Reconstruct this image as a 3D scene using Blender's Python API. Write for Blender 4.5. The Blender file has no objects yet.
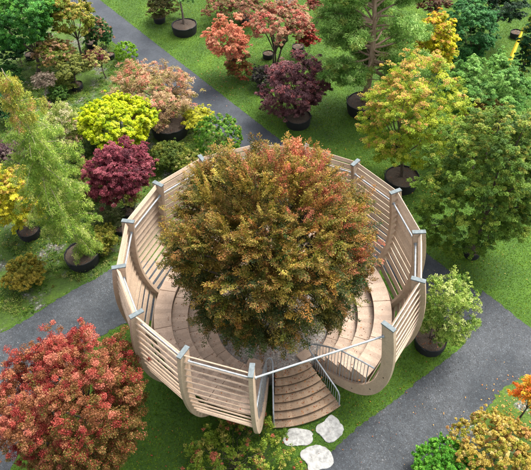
import bpy, math, random
import numpy as np
from mathutils import Matrix, Vector

# ------------------------------------------------------------------ camera, sky, sun, exposure
scene = bpy.context.scene
C = scene.collection
cam_data = bpy.data.cameras.new("camera")
cam = bpy.data.objects.new("camera", cam_data)
C.objects.link(cam)
RT = Vector((0.99903062, -0.02771738, -0.03419879))
UP = Vector((0.04361862, 0.72803757, 0.68414817))
FW = Vector((-0.00593521, 0.68497667, -0.72854082))
LOC = Vector((0.0, -14.18166914, 21.26294129))
cam.matrix_world = Matrix(((RT.x, UP.x, -FW.x, LOC.x), (RT.y, UP.y, -FW.y, LOC.y),
                           (RT.z, UP.z, -FW.z, LOC.z), (0, 0, 0, 1)))
cam_data.sensor_width = 36.0
cam_data.lens = 36.0 * 600.0 / 531.0
cam_data.clip_end = 500.0
scene.camera = cam

SUN_EL, SUN_AZ = math.radians(60), math.radians(40)     # azimuth measured from +X towards +Y (back right of the bowl)
world = bpy.data.worlds.new("World")
scene.world = world
world.use_nodes = True
wn = world.node_tree
bgn = wn.nodes["Background"]
sky = wn.nodes.new("ShaderNodeTexSky")
sky.sky_type = 'NISHITA'
sky.sun_disc = False
sky.sun_elevation = SUN_EL
sky.sun_rotation = math.radians(90) - SUN_AZ
sky.air_density = 0.8
sky.dust_density = 6.0
sky.ozone_density = 0.5
haze_sat = wn.nodes.new("ShaderNodeHueSaturation")          # thin white cloud: a paler sky
haze_sat.inputs["Saturation"].default_value = 0.30
wn.links.new(sky.outputs[0], haze_sat.inputs["Color"])
wn.links.new(haze_sat.outputs[0], bgn.inputs[0])
bgn.inputs[1].default_value = 0.15

sun_data = bpy.data.lights.new("sun", 'SUN')
sun_data.energy = 1.5
sun_data.angle = math.radians(22)
sun_data.color = (1.0, 0.95, 0.85)
sun = bpy.data.objects.new("sun", sun_data)
sdir = Vector((math.cos(SUN_EL) * math.cos(SUN_AZ), math.cos(SUN_EL) * math.sin(SUN_AZ), math.sin(SUN_EL)))
sun.rotation_euler = sdir.to_track_quat('Z', 'Y').to_euler()
sun.location = sdir * 60
C.objects.link(sun)
scene.view_settings.view_transform = 'Standard'
scene.view_settings.look = 'None'
scene.view_settings.exposure = 1.50
scene.view_settings.gamma = 1.0
scene.view_settings.use_curve_mapping = False

rng = np.random.default_rng(7)
R = math.radians

# ------------------------------------------------------------------ helpers
def lin(c):
    c = np.asarray(c, float) / 255.0
    return np.where(c <= 0.04045, c / 12.92, ((c + 0.055) / 1.055) ** 2.4)

def empty(name, loc, label, cat, group=None, rz=0.0):
    o = bpy.data.objects.new(name, None)
    o.location = loc
    o.rotation_euler = (0, 0, rz)
    o.empty_display_size = 0.3
    C.objects.link(o)
    tag(o, label, cat, group)
    return o

def tag(o, label=None, cat=None, group=None, kind=None):
    if label: o["label"] = label
    if cat: o["category"] = cat
    if group: o["group"] = group
    if kind: o["kind"] = kind
    return o

def np_mesh(name, V, F, mat, parent=None, cols=None, smooth=False, inv=None):
    """V (n,3); F (m,k) int array or list of such arrays; cols (n,3) vertex tints."""
    if not isinstance(F, list): F = [F]
    V = np.asarray(V, np.float32)
    me = bpy.data.meshes.new(name)
    me.vertices.add(len(V))
    me.vertices.foreach_set("co", V.ravel())
    idx = np.concatenate([f.ravel() for f in F]).astype(np.int32)
    sizes = np.concatenate([np.full(len(f), f.shape[1], np.int32) for f in F])
    starts = np.concatenate([[0], np.cumsum(sizes)[:-1]]).astype(np.int32)
    me.loops.add(len(idx))
    me.loops.foreach_set("vertex_index", idx)
    me.polygons.add(len(sizes))
    me.polygons.foreach_set("loop_start", starts)
    if smooth:
        me.polygons.foreach_set("use_smooth", np.ones(len(sizes), bool))
    if cols is not None:
        a = me.color_attributes.new("leaf_tint", 'FLOAT_COLOR', 'POINT')
        c4 = np.ones((len(V), 4), np.float32); c4[:, :3] = cols
        a.data.foreach_set("color", c4.ravel())
    me.update(calc_edges=True)
    me.validate()
    me.materials.append(mat)
    o = bpy.data.objects.new(name, me)
    C.objects.link(o)
    if parent is not None:
        o.parent = parent
    return o

class MB:
    """collects polygons in world space; build() links ONE mesh, moved to its parent's space"""
    def __init__(s): s.v = []; s.f = []
    def add(s, verts, faces):
        n = len(s.v); s.v += [tuple(p) for p in verts]; s.f += [tuple(i + n for i in f) for f in faces]
    def hexa(s, p):   # p: 8 points, bottom ring 0-3, top ring 4-7
        s.add(p, [(3, 2, 1, 0), (4, 5, 6, 7), (0, 1, 5, 4), (1, 2, 6, 5), (2, 3, 7, 6), (3, 0, 4, 7)])
    def prism(s, ring_a, ring_b):
        n = len(ring_a)
        s.add(list(ring_a) + list(ring_b), [tuple(range(n - 1, -1, -1)), tuple(range(n, 2 * n))] +
              [(i, (i + 1) % n, n + (i + 1) % n, n + i) for i in range(n)])
    def tube(s, pts, r, sides=8, cap=True):
        pts = [np.asarray(p, float) for p in pts]
        rs = r if hasattr(r, '__len__') else [r] * len(pts)
        rings = []
        up = np.array([0.0, 0.0, 1.0])
        prev = None
        for i, p in enumerate(pts):
            t = pts[min(i + 1, len(pts) - 1)] - pts[max(i - 1, 0)]
            t = t / (np.linalg.norm(t) + 1e-9)
            if prev is None:
                a = np.cross(t, up) if abs(t[2]) < 0.9 else np.cross(t, [1.0, 0, 0])
            else:
                a = prev - t * (prev @ t)
            a = a / (np.linalg.norm(a) + 1e-9); prev = a
            b = np.cross(t, a)
            rings.append([p + rs[i] * (a * math.cos(2 * math.pi * k / sides) + b * math.sin(2 * math.pi * k / sides)) for k in range(sides)])
        n0 = len(s.v)
        for rg in rings: s.v += [tuple(q) for q in rg]
        for i in range(len(rings) - 1):
            for k in range(sides):
                k2 = (k + 1) % sides
                s.f.append((n0 + i * sides + k, n0 + i * sides + k2, n0 + (i + 1) * sides + k2, n0 + (i + 1) * sides + k))
        if cap:
            s.f.append(tuple(n0 + k for k in range(sides - 1, -1, -1)))
            m = n0 + (len(rings) - 1) * sides
            s.f.append(tuple(m + k for k in range(sides)))
    def build(s, name, mat, parent=None, smooth=False, bevel=0.0, auto=None):
        V = np.array(s.v, float)
        me = bpy.data.meshes.new(name)
        if parent is not None:
            q = parent
            while q is not None:
                V = V - np.array(q.location); q = q.parent
        me.from_pydata(V.tolist(), [], s.f)
        me.update()
        me.materials.append(mat)
        if smooth:
            me.polygons.foreach_set("use_smooth", np.ones(len(me.polygons), bool))
            if auto is not None and hasattr(me, "set_sharp_from_angle"):
                me.set_sharp_from_angle(angle=R(auto))
        o = bpy.data.objects.new(name, me)
        C.objects.link(o)
        if parent is not None: o.parent = parent
        if bevel:
            md = o.modifiers.new("bevel", 'BEVEL'); md.width = bevel; md.segments = 2; md.limit_method = 'ANGLE'
        return o

# ------------------------------------------------------------------ materials
def mat_base(name):
    m = bpy.data.materials.new(name); m.use_nodes = True
    nt = m.node_tree
    return m, nt, nt.nodes["Principled BSDF"]

def node(nt, kind, **kw):
    n = nt.nodes.new(kind)
    for k, v in kw.items():
        if k.startswith("i_"):
            key = k[2:]
            n.inputs[int(key) if key.isdigit() else key.replace("_", " ")].default_value = v
        else: setattr(n, k, v)
    return n

def ramp(nt, src, stops):
    r = nt.nodes.new("ShaderNodeValToRGB")
    el = r.color_ramp.elements
    while len(el) < len(stops): el.new(0.5)
    for e, (p, c) in zip(el, stops): e.position = p; e.color = (c[0], c[1], c[2], 1)
    nt.links.new(src, r.inputs[0]); return r.outputs[0]

def noise(nt, vec, scale, detail=4, rough=0.55):
    n = node(nt, "ShaderNodeTexNoise", i_Scale=scale, i_Detail=detail, i_Roughness=rough)
    nt.links.new(vec, n.inputs["Vector"]); return n.outputs["Fac"]

def mix(nt, fac, a, b, mode='MIX'):
    m = node(nt, "ShaderNodeMix", data_type='RGBA', blend_type=mode)
    for s, v in ((m.inputs["Factor"], fac), (m.inputs["A"], a), (m.inputs["B"], b)):
        if isinstance(v, bpy.types.NodeSocket): nt.links.new(v, s)
        else: s.default_value = v if not hasattr(v, '__len__') else (v[0], v[1], v[2], 1)
    return m.outputs["Result"]

def bump(nt, h, bsdf, strength=0.4, dist=0.02):
    b = node(nt, "ShaderNodeBump", i_Strength=strength, i_Distance=dist)
    nt.links.new(h, b.inputs["Height"]); nt.links.new(b.outputs[0], bsdf.inputs["Normal"])

def objvec(nt): return node(nt, "ShaderNodeTexCoord").outputs["Object"]
def geovec(nt): return node(nt, "ShaderNodeNewGeometry").outputs["Position"]

def make_leaf_mat(name, transl=0.3, rough=0.55):
    m, nt, b = mat_base(name)
    at = node(nt, "ShaderNodeAttribute", attribute_name="leaf_tint")
    geo = node(nt, "ShaderNodeNewGeometry")
    hs = node(nt, "ShaderNodeHueSaturation", i_Saturation=1.0)
    mr = node(nt, "ShaderNodeMapRange", i_3=0.72, i_4=1.28)
    nt.links.new(geo.outputs["Random Per Island"], mr.inputs[0])
    nt.links.new(mr.outputs[0], hs.inputs["Value"])
    nt.links.new(at.outputs["Color"], hs.inputs["Color"])
    b.inputs["Roughness"].default_value = rough
    b.inputs["Specular IOR Level"].default_value = 0.3
    nt.links.new(hs.outputs[0], b.inputs["Base Color"])
    tr = node(nt, "ShaderNodeBsdfTranslucent")
    nt.links.new(hs.outputs[0], tr.inputs[0])
    mx = node(nt, "ShaderNodeMixShader", i_0=transl)
    nt.links.new(b.outputs[0], mx.inputs[1]); nt.links.new(tr.outputs[0], mx.inputs[2])
    nt.links.new(mx.outputs[0], nt.nodes["Material Output"].inputs[0])
    return m

M = {}
M['leaf'] = make_leaf_mat("leaf", 0.35)
M['grass'] = make_leaf_mat("grass_blades", 0.3, 0.7)
M['dry_leaf'] = make_leaf_mat("dry_leaf", 0.1, 0.7)

def make_bark(name, a, b_):
    m, nt, b = mat_base(name)
    v = objvec(nt)
    mp = node(nt, "ShaderNodeMapping"); mp.inputs["Scale"].default_value = (1, 1, 0.25)
    nt.links.new(v, mp.inputs[0])
    f = noise(nt, mp.outputs[0], 14, 6)
    nt.links.new(ramp(nt, f, [(0.3, a), (0.7, b_)]), b.inputs["Base Color"])
    b.inputs["Roughness"].default_value = 0.9
    bump(nt, f, b, 0.6, 0.03)
    return m
M['bark'] = make_bark("bark", (0.045, 0.033, 0.025), (0.13, 0.10, 0.075))
M['bark_pine'] = make_bark("pine_bark", (0.24, 0.15, 0.10), (0.50, 0.36, 0.27))
M['bark_pale'] = make_bark("pale_bark", (0.20, 0.15, 0.115), (0.42, 0.34, 0.27))

def make_wood(name, dark, light, scale=1.0, mott=0.5):
    m, nt, b = mat_base(name)
    p = geovec(nt)
    big = noise(nt, p, 1.1 * scale, 4)
    fine = noise(nt, p, 26 * scale, 6, 0.65)
    c = ramp(nt, big, [(0.3, dark), (0.72, light)])
    streak = ramp(nt, fine, [(0.3, (0.72, 0.70, 0.68)), (0.7, (1.12, 1.10, 1.08))])
    c = mix(nt, 1.0, c, streak, 'MULTIPLY')
    # grey weathering blotches
    w = noise(nt, p, 3.3 * scale, 5)
    wf = ramp(nt, w, [(0.52, (0, 0, 0)), (0.72, (mott, mott, mott))])
    c = mix(nt, wf, c, (0.36, 0.31, 0.27))
    isl = node(nt, "ShaderNodeNewGeometry").outputs["Random Per Island"]
    oi = node(nt, "ShaderNodeObjectInfo").outputs["Random"]
    for src, k in ((isl, ((0.80, 0.79, 0.77), (1.10, 1.09, 1.07))), (oi, ((0.90, 0.89, 0.87), (1.08, 1.08, 1.08)))):
        c = mix(nt, 1.0, c, ramp(nt, src, [(0.0, k[0]), (1.0, k[1])]), 'MULTIPLY')
    st_ = node(nt, "ShaderNodeMapping"); st_.inputs["Scale"].default_value = (1, 1, 0.35)
    nt.links.new(p, st_.inputs[0])
    drip = noise(nt, st_.outputs[0], 5.0, 5, 0.7)
    c = mix(nt, 1.0, c, ramp(nt, drip, [(0.30, (0.88, 0.86, 0.84)), (0.5, (1, 1, 1))]), 'MULTIPLY')
    nt.links.new(c, b.inputs["Base Color"])
    b.inputs["Roughness"].default_value = 0.62
    bump(nt, fine, b, 0.25, 0.01)
    return m
M['wood'] = make_wood("larch_wood", (0.50, 0.38, 0.285), (0.63, 0.495, 0.385), 1.0, 0.25)
M['bench'] = make_wood("bench_wood", (0.46, 0.34, 0.26), (0.58, 0.445, 0.35), 1.0, 0.2)
M['tread'] = make_wood("tread_wood", (0.24, 0.165, 0.105), (0.40, 0.285, 0.19), 1.6, 0.3)
M['riser'] = make_wood("shaded_riser_wood", (0.035, 0.025, 0.018), (0.08, 0.058, 0.04), 1.6, 0.2)  # near-black: shade under treads and seats put into the colour; bolts reuse it

def make_plain(name, col, rough, metal=0.0, var=0.25, scale=9.0, bmp=0.0):
    m, nt, b = mat_base(name)
    p = geovec(nt)
    f = noise(nt, p, scale, 5)
    lo = tuple(c * (1 - var) for c in col); hi = tuple(c * (1 + var) for c in col)
    nt.links.new(ramp(nt, f, [(0.3, lo), (0.7, hi)]), b.inputs["Base Color"])
    b.inputs["Roughness"].default_value = rough; b.inputs["Metallic"].default_value = metal
    if bmp: bump(nt, f, b, bmp, 0.03)
    return m
M['steel'] = make_plain("galvanised_steel", (0.33, 0.36, 0.39), 0.5, 0.3, 0.25)
M['cap'] = make_plain("zinc_cap", (0.115, 0.14, 0.148), 0.8, 0.0, 0.3)
M['pot'] = make_plain("black_fabric", (0.012, 0.013, 0.016), 0.75, 0, 0.35, 22, 0.4)
M['soil'] = make_plain("soil", (0.085, 0.062, 0.045), 0.95, 0, 0.5, 30, 0.8)
M['stone'] = make_plain("pale_stone", (0.36, 0.36, 0.345), 0.92, 0, 0.36, 7.0, 1.0)
M['yellow'] = make_plain("yellow_paint", (0.75, 0.55, 0.02), 0.45, 0, 0.1)

def make_path(name, dark, light, speck, speck_amt, scale=1.0):
    m, nt, b = mat_base(name)
    p = geovec(nt)
    big = noise(nt, p, 0.40, 7, 0.62)
    c = ramp(nt, big, [(0.36, dark), (0.64, light)])
    vo = node(nt, "ShaderNodeTexVoronoi", i_Scale=20 * scale)
    nt.links.new(p, vo.inputs["Vector"])
    sep = node(nt, "ShaderNodeSeparateColor")
    nt.links.new(vo.outputs["Color"], sep.inputs[0])
    cell = ramp(nt, sep.outputs[0], [(0.0, (0.7, 0.7, 0.7)), (0.75, (1.0, 1.0, 1.0)), (0.93, (1.3, 1.3, 1.28)), (1.0, (2.0, 2.0, 1.95))])
    c = mix(nt, speck_amt, c, mix(nt, 1.0, c, cell, 'MULTIPLY'))
    med = noise(nt, p, 5.0, 6, 0.7)
    md = ramp(nt, med, [(0.35, (0.78, 0.78, 0.78)), (0.66, (1.22, 1.21, 1.2))])
    c = mix(nt, 1.0, c, md, 'MULTIPLY')
    nt.links.new(c, b.inputs["Base Color"])
    b.inputs["Roughness"].default_value = 0.8
    bump(nt, vo.outputs["Distance"], b, 0.5, 0.03)
    return m
M['asphalt'] = make_path("dark_chippings", (0.018, 0.024, 0.034), (0.044, 0.052, 0.064), None, 0.6, 1.8)
M['gravel'] = make_path("grey_gravel", (0.019, 0.025, 0.032), (0.058, 0.065, 0.074), None, 1.0, 1.7)
M['bed_gravel'] = make_path("bed_gravel", (0.17, 0.15, 0.13), (0.32, 0.295, 0.265), None, 1.0, 1.2)

def make_lawn(name, cols, moss=False):
    m, nt, b = mat_base(name)
    p = geovec(nt)
    f1 = noise(nt, p, 0.45, 5, 0.6); f2 = noise(nt, p, 9.0, 6, 0.7)
    c = ramp(nt, f1, [(0.3, cols[0]), (0.55, cols[1]), (0.75, cols[2])])
    c = mix(nt, 1.0, c, ramp(nt, f2, [(0.3, (0.55, 0.55, 0.55)), (0.7, (1.35, 1.35, 1.35))]), 'MULTIPLY')
    if moss:
        f3 = noise(nt, p, 0.8, 7, 0.72)
        vo = node(nt, "ShaderNodeTexVoronoi", i_Scale=13)
        nt.links.new(p, vo.inputs["Vector"])
        sep = node(nt, "ShaderNodeSeparateColor"); nt.links.new(vo.outputs["Color"], sep.inputs[0])
        stones = ramp(nt, sep.outputs[0], [(0.0, (0.05, 0.047, 0.04)), (0.7, (0.12, 0.113, 0.10)), (1.0, (0.34, 0.33, 0.31))])
        k = ramp(nt, f3, [(0.52, (0, 0, 0)), (0.64, (1, 1, 1))])
        c = mix(nt, k, c, stones)
    nt.links.new(c, b.inputs["Base Color"])
    b.inputs["Roughness"].default_value = 0.95
    bump(nt, f2, b, 0.8, 0.06)
    return m
M['lawn'] = make_lawn("lawn_soil", [(0.022, 0.060, 0.004), (0.050, 0.115, 0.006), (0.095, 0.18, 0.008)])
M['moss'] = make_lawn("moss_and_grit", [(0.030, 0.062, 0.006), (0.060, 0.115, 0.009), (0.10, 0.150, 0.016)], True)

# ------------------------------------------------------------------ ground, paths
def sheet(name, poly, z, mat, rough_edge=0.0, seed=1):
    r = np.random.default_rng(seed)
    pts = []
    n = len(poly)
    for i in range(n):
        a = np.array(poly[i], float); b = np.array(poly[(i + 1) % n], float)
        L = np.linalg.norm(b - a); k = max(1, int(L / 0.12)) if rough_edge else 1
        for j in range(k):
            q = a + (b - a) * j / k
            if rough_edge:
                nrm = np.array([b[1] - a[1], a[0] - b[0]]) / L
                q = q + nrm * rough_edge * (r.normal() * 0.45 + math.sin(q[0] * 1.7 + q[1] * 1.1 + seed) * 0.5)
            pts.append(q)
    me = bpy.data.meshes.new(name)
    me.from_pydata([(p[0], p[1], z) for p in pts], [], [tuple(range(len(pts)))])
    me.update(); me.materials.append(mat)
    o = bpy.data.objects.new(name, me); C.objects.link(o)
    tag(o, kind='structure'); return o

sheet("ground", [(-120, -60), (120, -60), (120, 160), (-120, 160)], 0.0, M['lawn'])
MOSS = [(-60, -0.8), (-12.2, 0.4), (-10.6, 1.7), (-8.9, 3.1), (-7.0, 4.4), (-4.2, 4.6), (0.0, 9.0), (-1.3, 12.6), (-4.6, 15.8),
        (-10.6, 24.3), (-17.0, 33.5), (-60, 60)]
sheet("mossy_ground", MOSS, 0.004, M['moss'], 0.10, 3)
d = np.array([22.88, -32.04]); d /= np.linalg.norm(d)          # direction of the long straight path
e0 = np.array([0.54, 13.68]); nr = np.array([d[1], -d[0]])      # nr points to the left edge
W1 = 2.25
def along(t, w): return tuple(e0 + d * t + nr * w)
sheet("path", [along(-60, 0), along(21.5, 0), along(21.5, W1), along(-60, W1)], 0.008, M['asphalt'], 0.03, 5)
CROSS = [(7.9, -0.75), (7.39, -1.12), (2.70, -4.45), (-2.5, -8.4), (-7.5, -12.4), (-4.0, -15.0), (1.2, -9.6), (4.43, -6.1), (6.3, -4.9), (7.7, -4.0), (8.9, -3.1),
         (10.1, -2.4), (13, -1.2), (22, 1.5), (22, -6.0), (30, -6), (30, 4.5), (14, 0.6), (10.8, -0.25), (9.3, 1.9)]
sheet("gravel_path", CROSS, 0.012, M['gravel'], 0.06, 7)
LEFTP = [(-4.4, 4.6), (-7.0, 4.35), (-8.74, 3.1), (-11.0, 1.2), (-13, -0.3), (-22, -6), (-22, -14), (-12, -12), (-10.0, -6.5), (-9.3, -3.6), (-8.5, -1.6),
         (-7.5, 0.25), (-6.3, 0.95), (-4.0, 1.2)]
sheet("side_path", LEFTP, 0.012, M['gravel'], 0.07, 9)
PATCH = [(7.6, -3.9), (8.6, -3.0), (9.8, -2.4), (10.6, -3.6), (10.8, -7), (6.0, -7.5), (5.0, -6.3), (6.4, -4.9)]
sheet("mossy_verge", PATCH, 0.018, M['moss'], 0.12, 11)

def inside(poly, P):
    x, y = P[:, 0], P[:, 1]; c = np.zeros(len(P), bool); n = len(poly)
    for i in range(n):
        x1, y1 = poly[i]; x2, y2 = poly[(i + 1) % n]
        k = ((y1 > y) != (y2 > y)) & (x < (x2 - x1) * (y - y1) / (y2 - y1 + 1e-12) + x1)
        c ^= k
    return c

# short grass blades over the lawns one can see
def grass():
    N = 620000
    P = np.stack([rng.uniform(-16, 21, N), rng.uniform(-7.5, 35, N)], 1)
    strip = [along(-60, 0.03), along(21.5, 0.03), along(21.5, W1 - 0.03), along(-60, W1 - 0.03)]
    on_path = inside(strip, P) | inside(CROSS, P) | inside(LEFTP, P)
    J = P + rng.normal(0, .06, P.shape)
    on_path = (inside(strip, J) & inside(strip, P * .5 + J * .5)) | inside(CROSS, J) | inside(LEFTP, J)
    verge = inside(PATCH, P); moss = inside(MOSS, P)
    patch = np.sin(P[:, 0] * 1.9 + 2 * np.sin(P[:, 1] * 1.3)) + np.sin(P[:, 1] * 2.3 + 1.7 * np.sin(P[:, 0] * 0.9))
    keep = (~on_path | verge) & ~(moss & ((patch < -0.15) | (rng.random(N) < 0.35))) & (np.hypot(P[:, 0], P[:, 1]) > 2.3)
    P = P[keep]; moss = (moss | verge)[keep]; n = len(P)
    h = rng.uniform(0.020, 0.058, n) * np.where(moss, 0.8, 1.0); w = rng.uniform(0.010, 0.022, n)
    a = rng.uniform(0, 2 * np.pi, n); le = rng.uniform(0, 0.06, n); b = rng.uniform(0, 2 * np.pi, n)
    ca, sa = np.cos(a) * w, np.sin(a) * w
    V = np.empty((n, 3, 3), np.float32)
    V[:, 0] = np.stack([P[:, 0] - ca, P[:, 1] - sa, np.full(n, 0.002)], 1)
    V[:, 1] = np.stack([P[:, 0] + ca, P[:, 1] + sa, np.full(n, 0.002)], 1)
    V[:, 2] = np.stack([P[:, 0] + le * np.cos(b), P[:, 1] + le * np.sin(b), h], 1)
    pal = np.array([(0.055, 0.132, 0.003), (0.088, 0.190, 0.004), (0.130, 0.245, 0.006), (0.21, 0.28, 0.016)])
    pm = np.array([(0.045, 0.105, 0.007), (0.078, 0.16, 0.010), (0.125, 0.20, 0.018), (0.19, 0.19, 0.05)])
    k = np.clip(rng.integers(0, 4, n) + np.where(np.sin(P[:, 0] * .7 + P[:, 1] * .4) + 0.7 * np.sin(P[:, 1] * .9 - P[:, 0] * .3) > .4, 1, 0) - (rng.random(n) < .4), 0, 3)
    col = np.where(moss[:, None], pm[k], pal[k])
    np_mesh("grass", V.reshape(-1, 3), np.arange(3 * n).reshape(n, 3), M['grass'], cols=np.repeat(col, 3, 0))
    tag(bpy.data.objects["grass"], "short green grass of the lawns and mossy beds", "grass", kind="stuff")
grass()

# loose stones lying on the paths
def loose_stones():
    r = np.random.default_rng(31)
    N = 60000
    P = np.stack([r.uniform(-13, 12, N), r.uniform(-7, 6, N)], 1); P = P + r.normal(0, .05, P.shape)
    clump = np.sin(P[:, 0] * 2.1 + 1.3 * np.sin(P[:, 1] * 1.7)) + np.sin(P[:, 1] * 2.6 + P[:, 0] * .8)
    J = P + r.normal(0, .10, P.shape)
    P = P[(inside(CROSS, J) | inside(LEFTP, J)) & (clump + r.normal(0, .8, N) > -.2) & (np.hypot(P[:, 0], P[:, 1]) > 2.4)]
    n = len(P); s_ = r.uniform(.009, .024, n) * r.choice([.8, 1.0, 1.35], n); a = r.uniform(0, 6.28, n)
    V = np.empty((n, 5, 3), np.float32)
    for i in range(4):
        q = a + i * math.pi / 2 + r.normal(0, .25, n); e = s_ * r.uniform(.8, 1.3, n)
        V[:, i] = np.stack([P[:, 0] + e * np.cos(q), P[:, 1] + e * np.sin(q), np.full(n, .011)], 1)
    V[:, 4] = np.stack([P[:, 0], P[:, 1], .013 + s_ * r.uniform(.5, .9, n)], 1)
    k = np.arange(n)[:, None] * 5
    F = np.concatenate([k + np.array([[i, (i + 1) % 4, 4]]) for i in range(4)])
    g = r.choice([.03, .05, .08, .12, .22], n, p=[.26, .34, .28, .11, .01])[:, None] * np.array([[1.0, 1.02, 1.05]])
    o = np_mesh("loose_gravel", V.reshape(-1, 3), F, M['chips'], cols=np.repeat(g, 5, 0))
    tag(o, "loose grey stone chips lying on the gravel paths", "gravel", kind="stuff")
M['chips'] = make_leaf_mat("stone_chips", 0.0, 0.85)
loose_stones()

# ------------------------------------------------------------------ the wooden bowl
TH0, DTH = R(-97.49), R(23.859)
def ang(k): return TH0 - DTH * k
def pol(r, th, z): return np.array([r * math.cos(th), r * math.sin(th), z])
OUT = [(5.42, 6.0), (5.50, 5.6), (5.60, 5.0), (5.66, 4.3), (5.65, 3.6), (5.56, 2.9), (5.40, 2.3), (5.15, 1.75), (4.80, 1.25), (4.37, 0.87), (3.95, 0.63), (3.50, 0.45), (3.0, 0.30), (2.45, 0.19)]
INN = [(4.98, 6.0), (5.03, 5.6), (5.12, 5.0), (5.20, 4.3), (5.22, 3.7), (5.18, 3.1), (5.05, 2.6), (4.83, 2.12), (4.55, 1.72), (4.20, 1.40), (3.85, 1.17), (3.40, 0.97), (2.95, 0.80), (2.30, 0.66)]
bowl = empty("amphitheatre", (0, 0, 0), "round bowl of pale timber ribs and slats with seating tiers around the tree", "amphitheatre")

def smooth_line(pts, n):
    pts = np.array(pts, float); seg = np.r_[0, np.cumsum(np.linalg.norm(np.diff(pts, axis=0), axis=1))]
    t = np.linspace(0, seg[-1], n)
    q = np.stack([np.interp(t, seg, pts[:, i]) for i in range(2)], 1)
    for _ in range(3):
        q[1:-1] = 0.25 * q[:-2] + 0.5 * q[1:-1] + 0.25 * q[2:]
    return q
OUTs, INNs = smooth_line(OUT, 44), smooth_line(INN, 44)
MID = smooth_line([(a[0] * .55 + b[0] * .45, a[1] * .55 + b[1] * .45) for a, b in zip(OUT, INN)], 90)

RT_ = 0.070
for k in range(14):
    th = ang(k); tv = np.array([-math.sin(th), math.cos(th), 0])
    prof = [pol(r, th, z) for r, z in OUTs] + [pol(r, th, z) for r, z in INNs[::-1]]
    mb = MB(); n = len(OUTs)
    A = [p - tv * RT_ for p in prof]; B = [p + tv * RT_ for p in prof]
    base = len(mb.v); mb.v += [tuple(p) for p in A + B]; m = 2 * n
    for i in range(n - 1):
        j = 2 * n - 1 - i
        mb.f.append((i, i + 1, j - 1, j)); mb.f.append((m + j, m + j - 1, m + i + 1, m + i))
    for i in range(2 * n):
        i2 = (i + 1) % (2 * n)
        mb.f.append((i, m + i, m + i2, i2))
    rib = mb.build("rib", M['wood'], bowl, bevel=0.012)
    cb = MB()
    p0 = [pol(4.96, th, 5.965), pol(5.44, th, 5.965)]
    ring = [p0[0] - tv * 0.082, p0[1] - tv * 0.082, p0[1] + tv * 0.082, p0[0] + tv * 0.082]
    cb.hexa(ring + [q + np.array([0, 0, 0.048]) for q in ring])
    cb.build("cap", M['cap'], rib, bevel=0.006)
    if k in (0, 13):                       # dark bolts along the open end face
        for r_, z_ in ((5.42, 3.3), (5.0, 2.0), (4.25, 1.1), (3.4, .70)):
            q = pol(r_, th, z_); hb = MB(); hb.tube([q - tv * (RT_ + .008), q + tv * (RT_ + .008)], .028, 10)
            hb.build("bolt", M['riser'], rib)
def arc_len(q): return np.r_[0, np.cumsum(np.linalg.norm(np.diff(q, axis=0), axis=1))]
S = arc_len(MID)
rs = np.random.default_rng(12)
for k in range(13):
    a, b = ang(k), ang(k + 1)
    mb = MB(); s = 0.10; i = 0
    while s < S[-1] - 0.9:
        r = np.interp(s, S, MID[:, 0]); z = np.interp(s, S, MID[:, 1])
        i0 = np.searchsorted(S, s); i0 = min(max(i0, 1), len(MID) - 2)
        tilt = R(31)
        dr, dz = math.sin(tilt), math.cos(tilt)            # board runs from lower-inner to upper-outer
        hw, ht = 0.086, 0.021
        if i == 0: dr, dz = 0.5, 0.866; hw = 0.075
        jit = rs.normal(0, 0.006)
        pts = []
        for th, sg in ((a, -1), (b, 1)):
            tv = np.array([-math.sin(th), math.cos(th), 0]); off = tv * (RT_ - 0.012) * sg
            off = -tv * (RT_ - 0.012) if sg < 0 else tv * (RT_ - 0.012)
            for (u, w) in ((-hw, -ht), (hw, -ht), (hw, ht), (-hw, ht)):
                pts.append(pol(r + dr * u - dz * w * -1 * 0 + (-dz) * w, th, z + dz * u + dr * w + jit) + off)
        mb.hexa(pts)
        s += 0.312; i += 1
    mb.build("slat_panel", M['wood'], bowl, bevel=0.008)

# steel hand rail from rib to rib, and straight across the entrance
for k in range(14):
    a, b = ang(k), ang(k + 1) if k < 13 else ang(0) - 2 * math.pi
    mb = MB()
    pa, pb = pol(5.16, a, 5.46), pol(5.16, b, 5.46); u = (pb - pa) / np.linalg.norm(pb - pa)
    pa = pa + u * (RT_ + 0.004); pb = pb - u * (RT_ + 0.004)
    mb.tube([pa, pb], 0.034, 10)
    for q, sg in ((pa, 1), (pb, -1)):
        mb.tube([q, q + u * sg * 0.035], 0.062, 12)
    mb.build("hand_rail", M['steel'], bowl, smooth=True, auto=40)

# seating tiers: rings of planks, one part for every bay
TIERS = [(3.98, 4.66, 2.10), (3.38, 4.03, 1.76), (2.80, 3.43, 1.43), (2.28, 2.85, 1.12)]
def ring_seg(mb, r0, r1, a, b, z0, z1, n=8, poly_out=False):
    for i in range(n):
        t0, t1 = a + (b - a) * i / n, a + (b - a) * (i + 1) / n
        q = []
        for z in (z0, z1):
            q += [pol(r0, t0, z), pol(r1, t0, z), pol(r1, t1, z), pol(r0, t1, z)]
        if i == 0: caps = True
        mb.add(q, [(7, 6, 5, 4) if b > a else (4, 5, 6, 7), (0, 1, 2, 3) if b > a else (3, 2, 1, 0), (0, 3, 7, 4) if b > a else (4, 7, 3, 0), (1, 5, 6, 2) if b > a else (2, 6, 5, 1)]
               + ([(0, 4, 5, 1) if b > a else (1, 5, 4, 0)] if i == 0 else []) + ([(3, 2, 6, 7) if b > a else (7, 6, 2, 3)] if i == n - 1 else []))
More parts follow.
